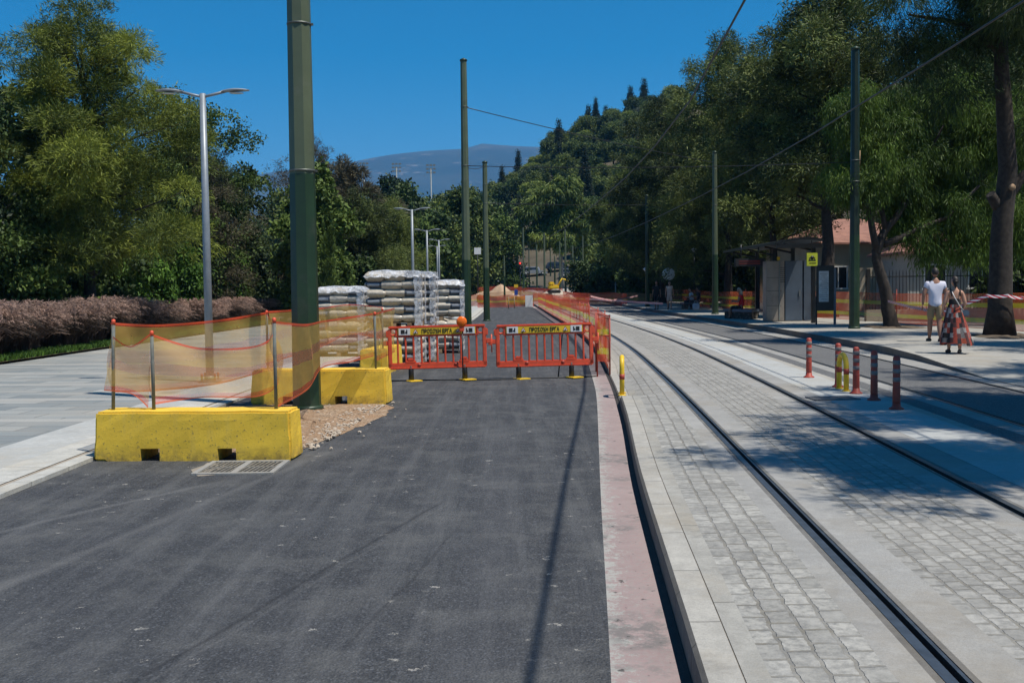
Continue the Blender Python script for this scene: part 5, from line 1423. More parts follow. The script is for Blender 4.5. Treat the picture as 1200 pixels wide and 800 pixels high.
def fnet(label, x0, y0, x1, y1, H, m='net_far', seed=0, base=0.05):
    n = 4; T = []; B = []
    for i in range(n+1):
        t = i/n; x = x0+(x1-x0)*t; y = y0+(y1-y0)*t; T.append((x, y, h(y)+H+.06*math.sin(i*2+seed))); B.append((x, y, h(y)+base))
    net('barrier_net', label, T, B, M[m], FG, cols=4, rows=4, fold=.07, seed=seed)
fnet('low orange net closing the road beyond the short green pole', P(560, 86), 86, P(603, 86), 86, 1.0, 'net_far', 1)
fnet('pale orange net beside the white sheet at the road end', P(603, 88), 88, P(626, 88), 88, .95, 'net_far', 2)
fnet('bleached net wrapped round the sand mounds', P(562, 100), 100, P(630, 100), 100, 1.1, 'net_tan', 3)
fnet('orange net behind the sand mounds', P(560, 125), 125, P(612, 125), 125, 1.2, 'net_far', 4)
fnet('orange net left of the yellow digger', P(606, 118), 118, P(660, 112), 112, 1.15, 'net_far', 5)
fnet('orange net on the track bed behind the kerb net', P(625, 92), 92, P(668, 78), 78, 1.1, 'net_far', 6)
fnet('second orange net crossing the track bed', P(640, 80), 80, P(692, 66), 66, 1.05, 'net_far', 7)
fnet('dark orange net along the far platform edge', P(660, 95), 95, P(735, 82), 82, 1.1, 'net_far', 8)
fnet('bleached net at the foot of the dark casuarinas', P(690, 90), 90, P(765, 88), 88, 1.0, 'net_tan', 9)
fnet('orange net at the far left behind the bag pallets', P(545, 92), 92, P(575, 90), 90, 1.0, 'net_far', 10)
# stakes with red white bands by the tracks
for i, (px, Y) in enumerate([(676, 55), (680, 53), (684, 56), (688, 52), (690, 57), (673, 58)]):
    stake(P(px, Y), Y, BED, BED+.75, 'thin red stake in the cluster beside the kerb net bend', 'red stakes beside the kerb net', 'red', .02, False)
for i, (px, Y, L_) in enumerate([(573, 96, 2.2), (583, 93, 1.8), (612, 95, 2.0), (634, 101, 2.2), (597, 118, 2.4), (641, 108, 1.6), (566, 104, 1.8)]):
    b = MB(); b.bbox((0, 0, .32), (L_, .3, .64), .04); b.bbox((0, 0, .68), (L_*.96, .16, .12), .03)
    o = b.build('works_block', M['sand'] if i % 2 else M['block']); o.location = (P(px, Y), Y, h(Y)); o.rotation_euler = (0, 0, R(i*17-40))
    tag(o, ['yellow works block left of the short green pole', 'tan works block at the foot of the short green pole', 'yellow works block by the road sign', 'tan works block right of the white board', 'yellow works block behind the sand mound', 'tan works block below the digger', 'yellow works block at the far left of the site'][i], 'works block', 'blocks scattered over the far site')
# white sheet board, work sign, block under pole
b = MB(); b.bbox((0, 0, .5), (.62, .05, .95), .01); b.box((-.2, .2, .25), (.04, .4, .04)); b.box((.2, .2, .25), (.04, .4, .04)); tag(b.build('white_board', M['white'], loc=(P(620.5, 87), 87, h(87))), 'plain white board leaning at the road end', 'board')
t = thing('road_sign', 'far road sign with a yellow plate above a blue one', 'road sign', (P(605.5, 90), 90, h(90)))
b = MB(); b.tube([(0, 0, 0), (0, 0, 1.85)], .03, 8); b.build('post', M['galv'], t)
b = MB(); b.bbox((0, -.05, 1.72), (.34, .03, .26), .006); b.build('yellow_plate', M['yellow'], t)
b = MB(); b.bbox((0, -.05, 1.18), (.30, .03, .46), .006); b.build('blue_plate', M['sign_blue'], t)
conc_block('far yellow block holding a thin dark pole, beside the sand mound', P(595, 97), 97, R(0), 1.7, .6, .6).location.z = h(97)
tram_pole('thin dark pole rising from the far yellow block', P(592, 98), 98, h(98)+.05, 4.4, .10, .07, 2.5, (), 'thin far poles along the street', 8, False)
# wooden trestle
t = thing('trestle', 'small wooden trestle at the road end left of the white board', 'trestle', (P(600, 84), 84, h(84)))
for s in (-1, 1):
    b = MB(); b.tube([(s*.25, 0, 0), (s*.22, .12, .95)], .03, 6); b.build('leg', M['wood'], t)
b = MB(); b.bbox((0, .1, .7), (.6, .04, .14), .01); b.build('board', M['wood'], t)
def traffic_light(px, Y, z, label):
    t = thing('traffic_light', label, 'traffic light', (P(px, Y), Y, h(Y)))
    b = MB(); b.tube([(0, 0, 0), (0, 0, z)], .06, 8); b.build('post', M['darkmetal'], t)
    b = MB(); b.bbox((0, -.1, z), (.34, .25, 1.0), .04); hb = b.build('housing', M['black'], t)
    for k, mm in enumerate(('lightred', 'black', 'black')):
        q = MB(); q.lathe([(.001, 0), (.12, 0), (.12, .02), (.001, .04)], 14, (0, -.235, z+.3-.3*k), mtx=Matrix.Rotation(R(90), 4, 'X')); q.build('signal_lens', M[mm], hb)
m_, nt_, b_ = newmat('red signal'); b_.inputs['Base Color'].default_value = (.6, .02, .02, 1); b_.inputs['Emission Color'].default_value = (1, .05, .03, 1); b_.inputs['Emission Strength'].default_value = 1.2; M['lightred'] = m_
traffic_light(610.5, 130, 3.6, 'far traffic light showing red beside the tallest thin pole')
traffic_light(522, 125, 5.6, 'far traffic light left of the tall green pole')
# vehicles far away
def car(label, x, y, z, rz, paint, L=4.3, van=False):
    name = 'parked_van' if van else 'parked_car'
    t = thing(name, label, 'van' if van else 'car', (x, y, z), rz, 'vehicles parked beyond the site')
    W = 1.75; Hh = 1.95 if van else 1.42; belt = .95 if van else .82
    prof = [(-L/2, .35), (-L/2, .72), (-L/2+.15, belt), (L*.5-1.0, belt), (L/2-.1, .7), (L/2, .5), (L/2, .3)] if not van else [(-L/2, .35), (-L/2, belt+.1), (L*.5-.7, belt+.1), (L/2-.05, .8), (L/2, .35)]
    m_ = MB(); n = len(prof)
    for s, k in ((-1, 0), (1, 0)):
        for (a, c) in prof: m_.v.append((a, s*W/2, c))
    m_.f.append(tuple(range(n))[::-1]); m_.f.append(tuple(range(n, 2*n)))
    for i in range(n): j = (i+1) % n; m_.f.append((i, j, n+j, n+i))
    m_.build('body', M[paint], t)
    cab = [(-L/2+.12, belt), (-L/2+.5, Hh-.06), (-L/2+.8, Hh), (L*.12, Hh), (L*.12+.25, Hh-.06), (L*.5-1.15, belt)] if not van else [(-L/2+.03, belt+.1), (-L/2+.12, Hh-.05), (-L/2+.3, Hh), (L*.22, Hh), (L*.5-.75, belt+.1)]
    g = MB(); n = len(cab)
    for s in (-1, 1):
        for (a, c) in cab: g.v.append((a, s*(W/2-.04-(.16 if c > belt+.2 else 0)), c+.002))
    g.f.append(tuple(range(n))[::-1]); g.f.append(tuple(range(n, 2*n)))
    for i in range(n): j = (i+1) % n; g.f.append((i, j, n+j, n+i))
    cabin = g.build('cabin', M[paint], t)
    for s in (-1, 1):
        w = MB(); z0, z1 = belt+.12+(.05 if van else 0), Hh-.12; o0 = s*(W/2-.03); o1 = s*(W/2-.17)
        x0, x1 = (-L/2+.55, L*.10) if not van else (L*.02, L*.24)
        w.quad([(x0-.1, o0, z0), (x1+.3, o0, z0), (x1, o1, z1), (x0+.15, o1, z1)][::s]); w.build('side_window', M['window'], t)
        for xx in (-L/2+.8, L/2-.8):
            wh = MB(); wh.lathe([(.001, -.1), (.31, -.1), (.33, -.06), (.33, .06), (.31, .1), (.001, .1)], 16, (xx, s*(W/2-.06), .32), mtx=Matrix.Rotation(R(90), 4, 'X')); wo = wh.build('wheel', M['tyre'], t)
            rm = MB(); rm.lathe([(.001, 0), (.19, 0), (.19, .02), (.001, .03)], 12, (xx, s*(W/2+.042), .32), mtx=Matrix.Rotation(R(90*s), 4, 'X')); rm.build('rim', M['galv'], wo)
    wsx = [(L*.12+.27, Hh-.1), (L*.5-1.12, belt+.04)] if not van else [(L*.22+.06, Hh-.12), (L*.5-.74, belt+.16)]
    w = MB(); w.quad([(wsx[0][0]+.03, -W/2+.26, wsx[0][1]), (wsx[1][0]+.03, -W/2+.12, wsx[1][1]), (wsx[1][0]+.03, W/2-.12, wsx[1][1]), (wsx[0][0]+.03, W/2-.26, wsx[0][1])]); w.build('windscreen', M['window'], t)
def vz(x, y): return h(y)+hill(x, y)-.05
for (px, Y, rz, pt, van, lb) in [(567, 165, 2, 'car_white', True, 'white van far away left of the short green pole'), (626, 170, 8, 'car_silver', False, 'silver car parked beyond the red traffic light'), (579, 150, 5, 'car_red', False, 'dark red car low behind the sand mound'),
        (655, 172, 5, 'car_dark', False, 'dark blue car behind the yellow digger'), (672, 165, -10, 'car_silver', False, 'grey car half hidden by the dark casuarinas'), (606, 172, 3, 'car_dark', False, 'dark car behind the thin far poles')]:
    x = P(px, Y); car(lb, x, Y, vz(x, Y), R(rz), pt, 4.9 if van else 4.3, van)
# small yellow digger
def digger():
    Y = 108; t = thing('mini_digger', 'small yellow digger working on the white rubble mound', 'digger', (P(650, Y), Y, h(Y)+.75), R(10)); t.scale = (.85, .85, .85)
    b = MB(); b.bbox((0, -.45, .2), (1.5, .32, .4), .12); b.bbox((0, .45, .2), (1.5, .32, .4), .12); b.build('crawler_tracks', M['tyre'], t)
    b = MB(); b.bbox((-.1, 0, .75), (1.2, 1.1, .5), .12); b.bbox((-.35, 0, 1.15), (.6, 1.0, .4), .1); b.build('body', M['yellow'], t)
    b = MB(); b.tube([(.4, 0, .8), (1.0, 0, 1.7), (1.7, 0, 1.5)], [.13, .12, .08], 6); b.tube([(1.7, 0, 1.5), (2.0, 0, .7)], [.09, .07], 6); b.build('boom', M['yellow'], t)
    b = MB(); b.bbox((1.95, 0, .5), (.4, .5, .35), .08); b.build('bucket', M['darkmetal'], t)
digger()
# small white sign plate in the trees
t = thing('white_sign', 'small square white sign on a thin post before the dark trees', 'road sign', (P(561, 120), 120, h(120)))
b = MB(); b.tube([(0, .03, 0), (0, .03, 5.6)], .05, 8); b.build('post', M['darkmetal'], t)
b = MB(); b.bbox((0, -.03, 5.3), (.75, .04, .75), .01); b.build('plate', M['white'], t)

# ------------------------------------------------------------------ platform furniture
def shelter():
    t = thing('tram_shelter', 'dark tram stop shelter with a flat curved roof and ticket cabinets', 'shelter', (10.6, 44, PLAT))
    r_ = MB(); n = 10
    y0, y1 = -4.6, 5.2
    for i in range(n+1):
        u = i/n; xx = -.85+u*1.75; zz = 3.02+.16*math.sin(u*PI*.8)
        r_.v += [(xx, y0, zz), (xx, y1, zz), (xx, y0, zz-.09), (xx, y1, zz-.09)]
    for i in range(n):
        a = i*4; b = a+4
        r_.f += [(a, b, b+1, a+1), (a+2, a+3, b+3, b+2), (a, a+2, b+2, b), (a+1, b+1, b+3, a+3)]
    r_.f += [(0, 1, 3, 2), (n*4, n*4+2, n*4+3, n*4+1)]
    ro = r_.build('roof', M['shelter'], t)
    for yy in (-4.3, -1.4, 1.7, 4.8):
        c = MB(); c.box((.62, yy, 1.48), (.14, .14, 2.96)); c.build('column', M['shelter'], t)
        c = MB(); c.tube([(.62, yy, 2.7), (-.5, yy, 2.95)], .045, 6); c.build('bracket', M['shelter'], t)
    # back screens
    for yy in (3.25,):
        g = MB(); g.box((.66, yy, 1.35), (.03, 2.8, 2.0)); g.build('back_screen', M['window'], t)
    # fascia
    f = MB(); f.box((.05, -4.55, 2.86), (1.72, .07, .16)); f.build('end_fascia', M['shelter'], t)
shelter()
def cabinet():
    t = thing('ticket_cabinet', 'tall steel cabinets with louvre slots under the shelter roof', 'cabinet', (10.05, 42.1, PLAT))
    b = MB(); b.bbox((.36, .3, 1.2), (.72, .6, 2.35), .012); b.build('pale_cabinet', M['cabinet'], t)
    for z in (.62, 1.2, 1.72): 
        s = MB(); s.box((.3, -.004, z), (.56, .008, .012)); s.build('door_seam', M['black'], t)
    s = MB()
    for k in range(8): s.box((.68-.03, -.006, 1.55+k*.08), (.2, .012, .02))
    s.build('louvres', M['black'], t)
    s = MB(); s.box((.52, -.012, 1.2), (.04, .03, 2.3)); s.build('edge_strip', M['galv'], t)
    b = MB(); b.bbox((1.08, .28, 1.2), (.68, .62, 2.35), .012); b.build('blue_cabinet', M['cabinet_blue'], t)
    s = MB(); s.bbox((1.3, -.05, 1.1), (.04, .05, .25), .008); s.build('handle', M['galv'], t)
    b = MB(); b.bbox((1.62, .26, 1.2), (.3, .6, 2.35), .012); b.build('side_cabinet', M['cabinet_blue'], t)
    b = MB(); b.bbox((.5, .1, 2.47), (.1, .1, .14), .01); b.build('beacon', M['yellow'], t)
cabinet()
t = thing('display_board', 'black hanging departure display left of the ticket cabinets', 'display', (9.65, 43.0, PLAT+2.35))
b = MB(); b.bbox((-.05, 0, 0), (1.2, .2, .32), .02); b.build('housing', M['black'], t)
m_, nt_, b_ = newmat('led text'); b_.inputs['Base Color'].default_value = (.08, .01, .01, 1); b_.inputs['Emission Color'].default_value = (1, .1, .05, 1); b_.inputs['Emission Strength'].default_value = .02; M['led'] = m_
b = MB()
b.box((-.08, -.104, .05), (.85, .004, .04)); b.box((-.08, -.104, -.05), (.85, .004, .04))
b.build('led_rows', M['led'], t)
for s in (-.4, .3):
    b = MB(); b.tube([(s, 0, .14), (s, 0, .72)], .02, 6); b.build('hanger', M['shelter'], t)
t = thing('yellow_sign', 'yellow square notice with a black pictogram hung at the shelter end', 'sign', (11.05, 39.25, PLAT+2.35))
b = MB(); b.bbox((0, 0, 0), (.40, .03, .48), .006); b.build('plate', M['lime'], t)
b = MB(); b.box((0, -.018, -.03), (.26, .004, .04)); b.box((-.09, -.018, .03), (.03, .004, .09)); b.box((.09, -.018, .03), (.03, .004, .09)); b.lathe([(.001, 0), (.07, 0), (.07, .004), (.001, .004)], 14, (0, -.016, .07), mtx=Matrix.Rotation(R(90), 4, 'X')); b.box((.02, -.018, -.13), (.24, .004, .025)); b.build('pictogram', M['black'], t)
b = MB(); b.box((0, .06, .45), (.03, .03, .5)); b.build('hanger', M['shelter'], t)
t = thing('information_panel', 'dark information panel with a white sheet beside the thick trunk', 'information panel', (11.25, 38.3, PLAT), R(-12))
b = MB(); b.bbox((.0, 0, 1.3), (.62, .14, 1.62), .02); b.build('case', M['shelter'], t)
b = MB(); b.bbox((.34, .02, 1.0), (.08, .2, 2.0), .015); b.build('side_post', M['cabinet_blue'], t)
b = MB(); b.bbox((-.3, .02, .5), (.06, .14, 1.0), .01); b.build('side_post', M['shelter'], t)
b = MB(); b.box((-.05, -.076, 1.36), (.34, .008, 1.1)); po = b.build('poster', M['poster'], t)
b = MB()
for k in range(14): b.box((-.05+(.02 if k % 3 else 0), -.0815, 1.82-k*.07), (.26-(.06 if k % 3 == 1 else 0), .002, .012))
b.build('printed_lines', M['darkmetal'], po)
def bench(x, y, rz, label):
    t = thing('bench', label, 'bench', (x, y, PLAT+h(y)), rz, 'dark stone benches of the tram stop')
    b = MB(); b.bbox((0, 0, .36), (1.0, .5, .12), .02); b.build('seat', M['cabinet_blue'], t)
    for s in (-1, 1): b = MB(); b.bbox((s*.3, 0, .15), (.24, .42, .30), .02); b.build('leg', M['kerb_dark'], t)
bench(9.75, 47.2, R(60), 'dark block bench left of the woman in red')
bench(10.15, 45.4, R(60), 'dark block bench right of the woman in red')
bench(9.95, 46.3, R(60), 'dark block bench under the woman in red')
bench(10.95, 65.8, R(20), 'dark bench under the seated pair')
# round mirror
t = thing('round_mirror', 'white round mirror on a post above the two walkers', 'mirror', (P(784, 68), 68, PLAT+h(68)))
b = MB(); b.tube([(0, 0, 0), (0, 0, 2.3)], .03, 8); b.build('post', M['darkmetal'], t)
b = MB(); b.lathe([(.001, .06), (.2, .05), (.36, .02), (.40, 0), (.40, -.03), (.001, -.03)], 26, (0, -.06, 2.2), mtx=Matrix.Rotation(R(90), 4, 'X')); b.build('mirror_disc', M['white'], t)
def park_lamp(px, Y, yt, label):
    x = P(px, Y); hz = 338-(px-600)*.012; z = 1.7+(hz-yt)*Y/1250-PLAT-h(Y)
    t = thing('park_lamp', label, 'park lamp', (x, Y, PLAT+h(Y)), 0, 'small park lamps behind the platform')
    b = MB(); b.tube([(0, 0, 0), (0, 0, z-.25)], .035, 8); b.build('post', M['darkmetal'], t)
    b = MB(); b.lathe([(.06, z-.25), (.24, z-.08), (.10, z+.02), (.001, z+.05)], 16); b.build('lamp_shade', M['white'], t)
park_lamp(814, 70, 291, 'park lamp on a thin post above the seated pair')
park_lamp(758, 75, 314, 'small square park lamp left of the white mirror')
# steel posts before the dark trees
for px, Y, yt, lb in ((722, 86, 331, 'pale short post where the platform begins'),):
    x = P(px, Y); b = MB(); b.tube([(0, 0, 0), (0, 0, 1.7)], .05, 8); b.box((0, 0, 1.5), (.3, .04, .04)); tag(b.build('short_post', M['galv'], loc=(x, Y, h(Y)+PLAT)), lb, 'post')

# tree pits
blob('tree_pit', [(11.6, 34.0), (13.3, 33.8), (13.4, 35.8), (11.8, 36)], PLAT+.004, M['pit'], bumpy=.05, seed=8)
blob('tree_pit', [(12.2, 27.0), (13.9, 26.9), (14.6, 28.3), (13.9, 29.2), (12.3, 29.2)], PLAT+.004, M['pit'], bumpy=.05, seed=9)
# ------------------------------------------------------------------ buildings and fence on the right
def house(label, x, y, W, D, H, rz, wall, hip=1.2, wins=(), doorx=None, eave=.35):
    t = thing('house', label, 'house', (x, y, PLAT), rz)
    w = MB(); w.box((0, 0, H/2), (W, D, H)); w.build('wall', M[wall], t)
    r_ = MB(); a, b = W/2+eave, D/2+eave
    V = [(-a, -b, H), (a, -b, H), (a, b, H), (-a, b, H), (-a+b*.9, 0, H+hip), (a-b*.9, 0, H+hip)]
    n = len(r_.v); r_.v += V+[(p[0], p[1], H-.1) for p in V[:4]]
    r_.f += [(0, 1, 5, 4), (1, 2, 5), (2, 3, 4, 5), (3, 0, 4), (0, 6, 7, 1), (1, 7, 8, 2), (2, 8, 9, 3), (3, 9, 6, 0), (6, 9, 8, 7)]
    r_.build('roof', M['tile'], t)
    for (wx, wz, ww, wh) in wins:
        f = MB()
        for (cx, cz, dx, dz) in ((0, wh/2, ww+.12, .07), (0, -wh/2, ww+.16, .07), (-ww/2, 0, .06, wh), (ww/2, 0, .06, wh), (0, 0, .04, wh)): f.box((wx+cx, -D/2-.02, wz+cz), (dx, .06, dz))
        fo = f.build('window', M['white'], t)
        p = MB(); p.box((wx, -D/2-.004, wz), (ww-.02, .02, wh-.04)); p.build('pane', M['window'], fo)
    return t
house('low cream house with a red tiled hip roof behind the shelter', 19.6, 62, 7.6, 7, 3.7, R(4), 'wall_cream', 1.5, ((-2, 1.8, 1, 1.2), (1.5, 1.8, 1, 1.2)))
house('pale house with dark windows glimpsed through the pepper tree', 19.3, 46.5, 5.4, 4.5, 2.75, R(-3), 'wall_white', 1.0, ((-1.6, 1.7, .9, 1.0), (.3, 1.7, 1.1, 1.0), (1.9, 1.7, .8, 1.0)))
house('small grey hut at the right edge behind the iron fence', 24.0, 47.5, 4, 4, 2.4, R(0), 'wall_white', .7, ((0, 1.4, 1, .8),))
def iron_fence():
    t = thing('iron_fence', 'black iron bar fence on a low wall behind the orange striped net', 'fence', (13.6, 41, PLAT))
    L = 12.5
    b = MB(); b.box((L/2, 0, .22), (L, .25, .44)); b.build('low_wall', M['wall_cream'], t)
    b = MB()
    for k in range(int(L/.13)): b.tube([(k*.13, 0, .42), (k*.13, 0, 1.85), (k*.13, 0, 1.98)], [.014, .014, .002], 5, smooth=False)
    b.box((L/2, 0, .6), (L, .03, .04)); b.box((L/2, 0, 1.7), (L, .03, .04)); b.build('bars', M['black'], t)
    for k in range(6): p = MB(); p.box((k*2.45+.1, 0, 1.0), (.12, .12, 2.0)); p.build('post', M['black'], t)
iron_fence()

# ------------------------------------------------------------------ people
def skin_mesh(verts, edges, rad, root=0, sub=1):
    me = bpy.data.meshes.new('s'); me.from_pydata([tuple(v) for v in verts], edges, [])
    o = bpy.data.objects.new('s', me); COL.objects.link(o)
    o.modifiers.new('skin', 'SKIN'); 
    for i, r_ in enumerate(rad):
        sv = me.skin_vertices[0].data[i]; sv.radius = r_ if hasattr(r_, '__len__') else (r_, r_); sv.use_root = (i == root)
    ss = o.modifiers.new('sub', 'SUBSURF'); ss.levels = sub; ss.render_levels = sub
    dg = bpy.context.evaluated_depsgraph_get(); out = bpy.data.meshes.new_from_object(o.evaluated_get(dg)); bpy.data.objects.remove(o)
    return out
def head_bm(c, s=1, yaw=0, pitch=0):
    """ellipsoid head with nose, brow, chin, ears; faces +Y"""
    bm = bmesh.new(); bmesh.ops.create_uvsphere(bm, u_segments=20, v_segments=14, radius=1)
    for v in bm.verts:
        x, y, z = v.co
        k = 1-.28*max(0, -z)**1.3
        X, Y, Z = x*.074*k, y*.092*(1-.1*max(0, -z)), z*.115
        if y > .55 and abs(x) < .22:
            if -.35 < z < .12: Y += .020*(1-abs(x)/.22)*(1 if z > -.25 else .5)   # nose
            if -.62 < z < -.42: Y += .006                                        # lips
        if y > .5 and .05 < z < .25 and .18 < abs(x) < .6: Y -= .008               # eye sockets
        if y > .4 and z < -.75: Y += .012                                         # chin
        v.co = (X, Y, Z)
    for sx_ in (-1, 1):
        r_ = bmesh.ops.create_uvsphere(bm, u_segments=8, v_segments=6, radius=1)
        for v in r_['verts']: v.co = (v.co.x*.012+sx_*.076, v.co.y*.02-.005, v.co.z*.032-.005)
    bmesh.ops.transform(bm, matrix=Matrix.Translation(c) @ Matrix.Rotation(yaw, 4, 'Z') @ Matrix.Rotation(pitch, 4, 'X') @ Matrix.Scale(s, 4), verts=bm.verts)
    return bm
def hand(mb, w, d, up, s=1, curl=.5, side=1):
    """palm plus four fingers and a thumb, from wrist w along d; up = palm normal"""
    w = Vector(w); d = Vector(d).normalized(); up = Vector(up).normalized(); lat = d.cross(up).normalized()*side
    mb.tube([w, w+d*.035*s, w+d*.085*s], [.024*s, .036*s, .034*s], 8, flat=.55)
    for k, (o, L) in enumerate(((-.028, .072), (-.009, .08), (.010, .074), (.028, .058))):
        a = w+d*.082*s+lat*o*s; b = a+d*L*.45*s+up*L*.18*curl*s; c = b+d*L*.3*s*(1-curl*.5)+up*L*.35*curl*s; e = c+d*L*.1*s+up*L*.3*curl*s
        mb.tube([a, b, c, e], [.0095*s, .009*s, .008*s, .006*s], 6)
    a = w+d*.03*s-lat*.028*s; mb.tube([a, a+d*.03*s-lat*.025*s+up*.01*s, a+d*.06*s-lat*.03*s+up*.02*s], [.012*s, .011*s, .008*s], 6)
def person(label, loc, rz, J, skin, clothes, hair, group=None, H=1, headyaw=0, headpitch=0, seated=False):
    """J: dict of joints in metres, facing +Y"""
    t = thing('person', label, 'person', loc, rz, group); t.scale = (H, H, H)
    names = ['pelvis', 'belly', 'chest', 'neck', 'headb']
    V = [J[n] for n in names]; E = [(0, 1), (1, 2), (2, 3), (3, 4)]
    Rr = [(.135, .105), (.118, .09), (.135, .10), (.066, .062), (.06, .06)]
    def chain(root, pts, rr_):
        i0 = root
        for p, r_ in zip(pts, rr_):
            V.append(p); Rr.append(r_); E.append((i0, len(V)-1)); i0 = len(V)-1
    f = J.get('fat', 1)
    for s in ('l', 'r'):
        chain(2, [J['sh'+s], J['el'+s], J['wr'+s]], [.062*f, .042*f, .026])
        mid = [(a+b)/2 for a, b in zip(J['kn'+s], J['an'+s])]
        chain(0, [J['hi'+s], J['kn'+s], mid, J['an'+s], J['to'+s]], [.088*f, .056*f, .056*f, .036, .03])
    me = skin_mesh(V, E, Rr, 0, 2)
    mb = MB(); bm = bmesh.new(); bm.from_mesh(me); mb.addbm(bm, smooth=True)
    mb.addbm(head_bm(J['head'], 1, headyaw, headpitch), smooth=True)
    for s, sg in (('l', -1), ('r', 1)):
        w = Vector(J['wr'+s]); e = Vector(J['el'+s]); hand(mb, w, (w-e), J.get('palm'+s, (-sg, .3, 0)), .95, J.get('curl', .5), sg)
    mb.build('body', M[skin], t)
    def cl(name, m, pts, edges, rr_, sub=2):
        me = skin_mesh(pts, edges, rr_, 0, sub); q = MB(); b2 = bmesh.new(); b2.from_mesh(me); q.addbm(b2, smooth=True); return q.build(name, M[m], t)
    L = lambda a, b, k: tuple(Vector(a).lerp(Vector(b), k))
    for c in clothes:
        k = c[0]
        if k == 'tshirt':
            el = c[2] if len(c) > 2 else .62
            hem = (J['pelvis'][0], J['pelvis'][1], J['pelvis'][2]-.13*(0 if J.get('sit') else 1))
            P_ = [hem, J['belly'], J['chest'], L(J['chest'], J['neck'], .72), J['shl'], L(J['shl'], J['ell'], el), J['shr'], L(J['shr'], J['elr'], el)]
            cl('shirt', c[1], P_, [(0, 1), (1, 2), (2, 3), (2, 4), (4, 5), (2, 6), (6, 7)], [(.175, .135), (.155, .125), (.175, .13), (.085, .075), .088, .080, .088, .080])
        if k == 'tank':
            hem = L(J['pelvis'], J['belly'], -.2)
            P_ = [hem, J['belly'], L(J['chest'], J['neck'], .12)]
            cl('top', c[1], P_, [(0, 1), (1, 2)], [(.155, .125), (.138, .11), (.155, .118)])
            for s in ('l', 'r'):
                a = Vector(L(J['belly'], J['chest'], .9)); sx_ = -1 if s == 'l' else 1
                q = MB(); q.tube([a+Vector((sx_*.09, -.10, .02)), a+Vector((sx_*.10, -.085, .14)), a+Vector((sx_*.095, 0, .19)), a+Vector((sx_*.09, .09, .08))], .013, 6); q.build('strap', M[c[1]], t)
        if k in ('shorts', 'trousers'):
            kk = .78 if k == 'shorts' else 1
            P_ = [J['pelvis'], L(J['pelvis'], J['belly'], .5)]; E_ = [(0, 1)]; R_ = [(.155, .122), (.145, .112)]
            for s in ('l', 'r'):
                b0 = len(P_)
                if k == 'shorts': P_ += [J['hi'+s], L(J['hi'+s], J['kn'+s], .5), L(J['hi'+s], J['kn'+s], .95)]; R_ += [.105, .098, .088]; E_ += [(0, b0), (b0, b0+1), (b0+1, b0+2)]
                else: P_ += [J['hi'+s], J['kn'+s], L(J['kn'+s], J['an'+s], .95)]; R_ += [.104, .075, .06]; E_ += [(0, b0), (b0, b0+1), (b0+1, b0+2)]
            cl(k, c[1], P_, E_, R_)
        if k == 'skirt':
            q = MB(); top = J['belly'][2]+.02; z1 = c[2]; w1 = c[3]; n = 40; rings = 14
            px, py = J['pelvis'][0], J['pelvis'][1]
            for i in range(rings+1):
                u = i/rings; zz = top+(z1-top)*u
                for kx in range(n):
                    a = 2*PI*kx/n; fold = 1+.10*u*math.sin(a*7+u*2)+.05*u*math.sin(a*11)
                    rx = (.142+(w1-.142)*u**.9)*fold; ry = (.115+(w1*.8-.115)*u**.9)*fold
                    q.v.append((px+rx*math.cos(a)+.05*u*u, py+ry*math.sin(a)+.03*u, zz+(.03*math.sin(a*2) if i == rings else 0)))
            for i in range(rings):
                for kx in range(n):
                    k1 = (kx+1) % n; q.f.append((i*n+kx, i*n+k1, (i+1)*n+k1, (i+1)*n+kx)); fi = len(q.f)-1; q.sm.add(fi)
                    u0, u1 = kx/n, (kx+1)/n; q.uv[fi] = [(u0, i/rings), (u1, i/rings), (u1, (i+1)/rings), (u0, (i+1)/rings)]
            q.build('skirt', M[c[1]], t)
        if k == 'shoes':
            for s in ('l', 'r'):
                a = Vector(J['an'+s]); b = Vector(J['to'+s]); d = (b-a); d.z *= .3
                q = MB(); hl = a-d.normalized()*.05; hl.z = a.z-.05; q.tube([hl+Vector((0, 0, .0)), a+Vector((0, 0, -.04)), b+Vector((0, 0, -.0)), b+d.normalized()*.05], [.036, .045, .042, .022], 8, flat=1); q.build('shoe', M[c[1]], t)
    hm = hair[1]; hb = head_bm((0, 0, 0), 1.09, 0, 0)
    dl = []
    for v in hb.verts:
        x, y, z = v.co
        if hair[0] == 'short': keep = z > .01 and y < .055 or (y < -.02 and z > -.06)
        else: keep = z > .03 and y < .07 or (y < -.005 and z > -.10)
        if abs(x) > .079: keep = False
        if not keep: dl.append(v)
    bmesh.ops.delete(hb, geom=dl, context='VERTS')
    q = MB(); q.addbm(hb, Matrix.Translation(Vector(J['head'])+Vector((0, -.004, .006))) @ Matrix.Rotation(headyaw, 4, 'Z') @ Matrix.Rotation(headpitch, 4, 'X'), smooth=True)
    hx = Vector(J['head'])
    if hair[0] == 'bun': q.lathe([(.001, -.04), (.035, -.02), (.042, 0), (.03, .025), (.001, .035)], 10, tuple(hx+Vector((0, -.115, .0)))); q.tube([hx+Vector((0, -.09, -.03)), hx+Vector((0, -.1, -.10)), hx+Vector((0, -.09, -.15))], [.04, .03, .012], 8)
    if hair[0] == 'long': q.tube([hx+Vector((0, -.05, .02)), hx+Vector((0, -.085, -.06)), hx+Vector((0, -.08, -.17)), hx+Vector((0, -.07, -.27))], [.065, .075, .07, .04], 10, flat=.6)
    q.build('hair', M[hm], t)
    return t
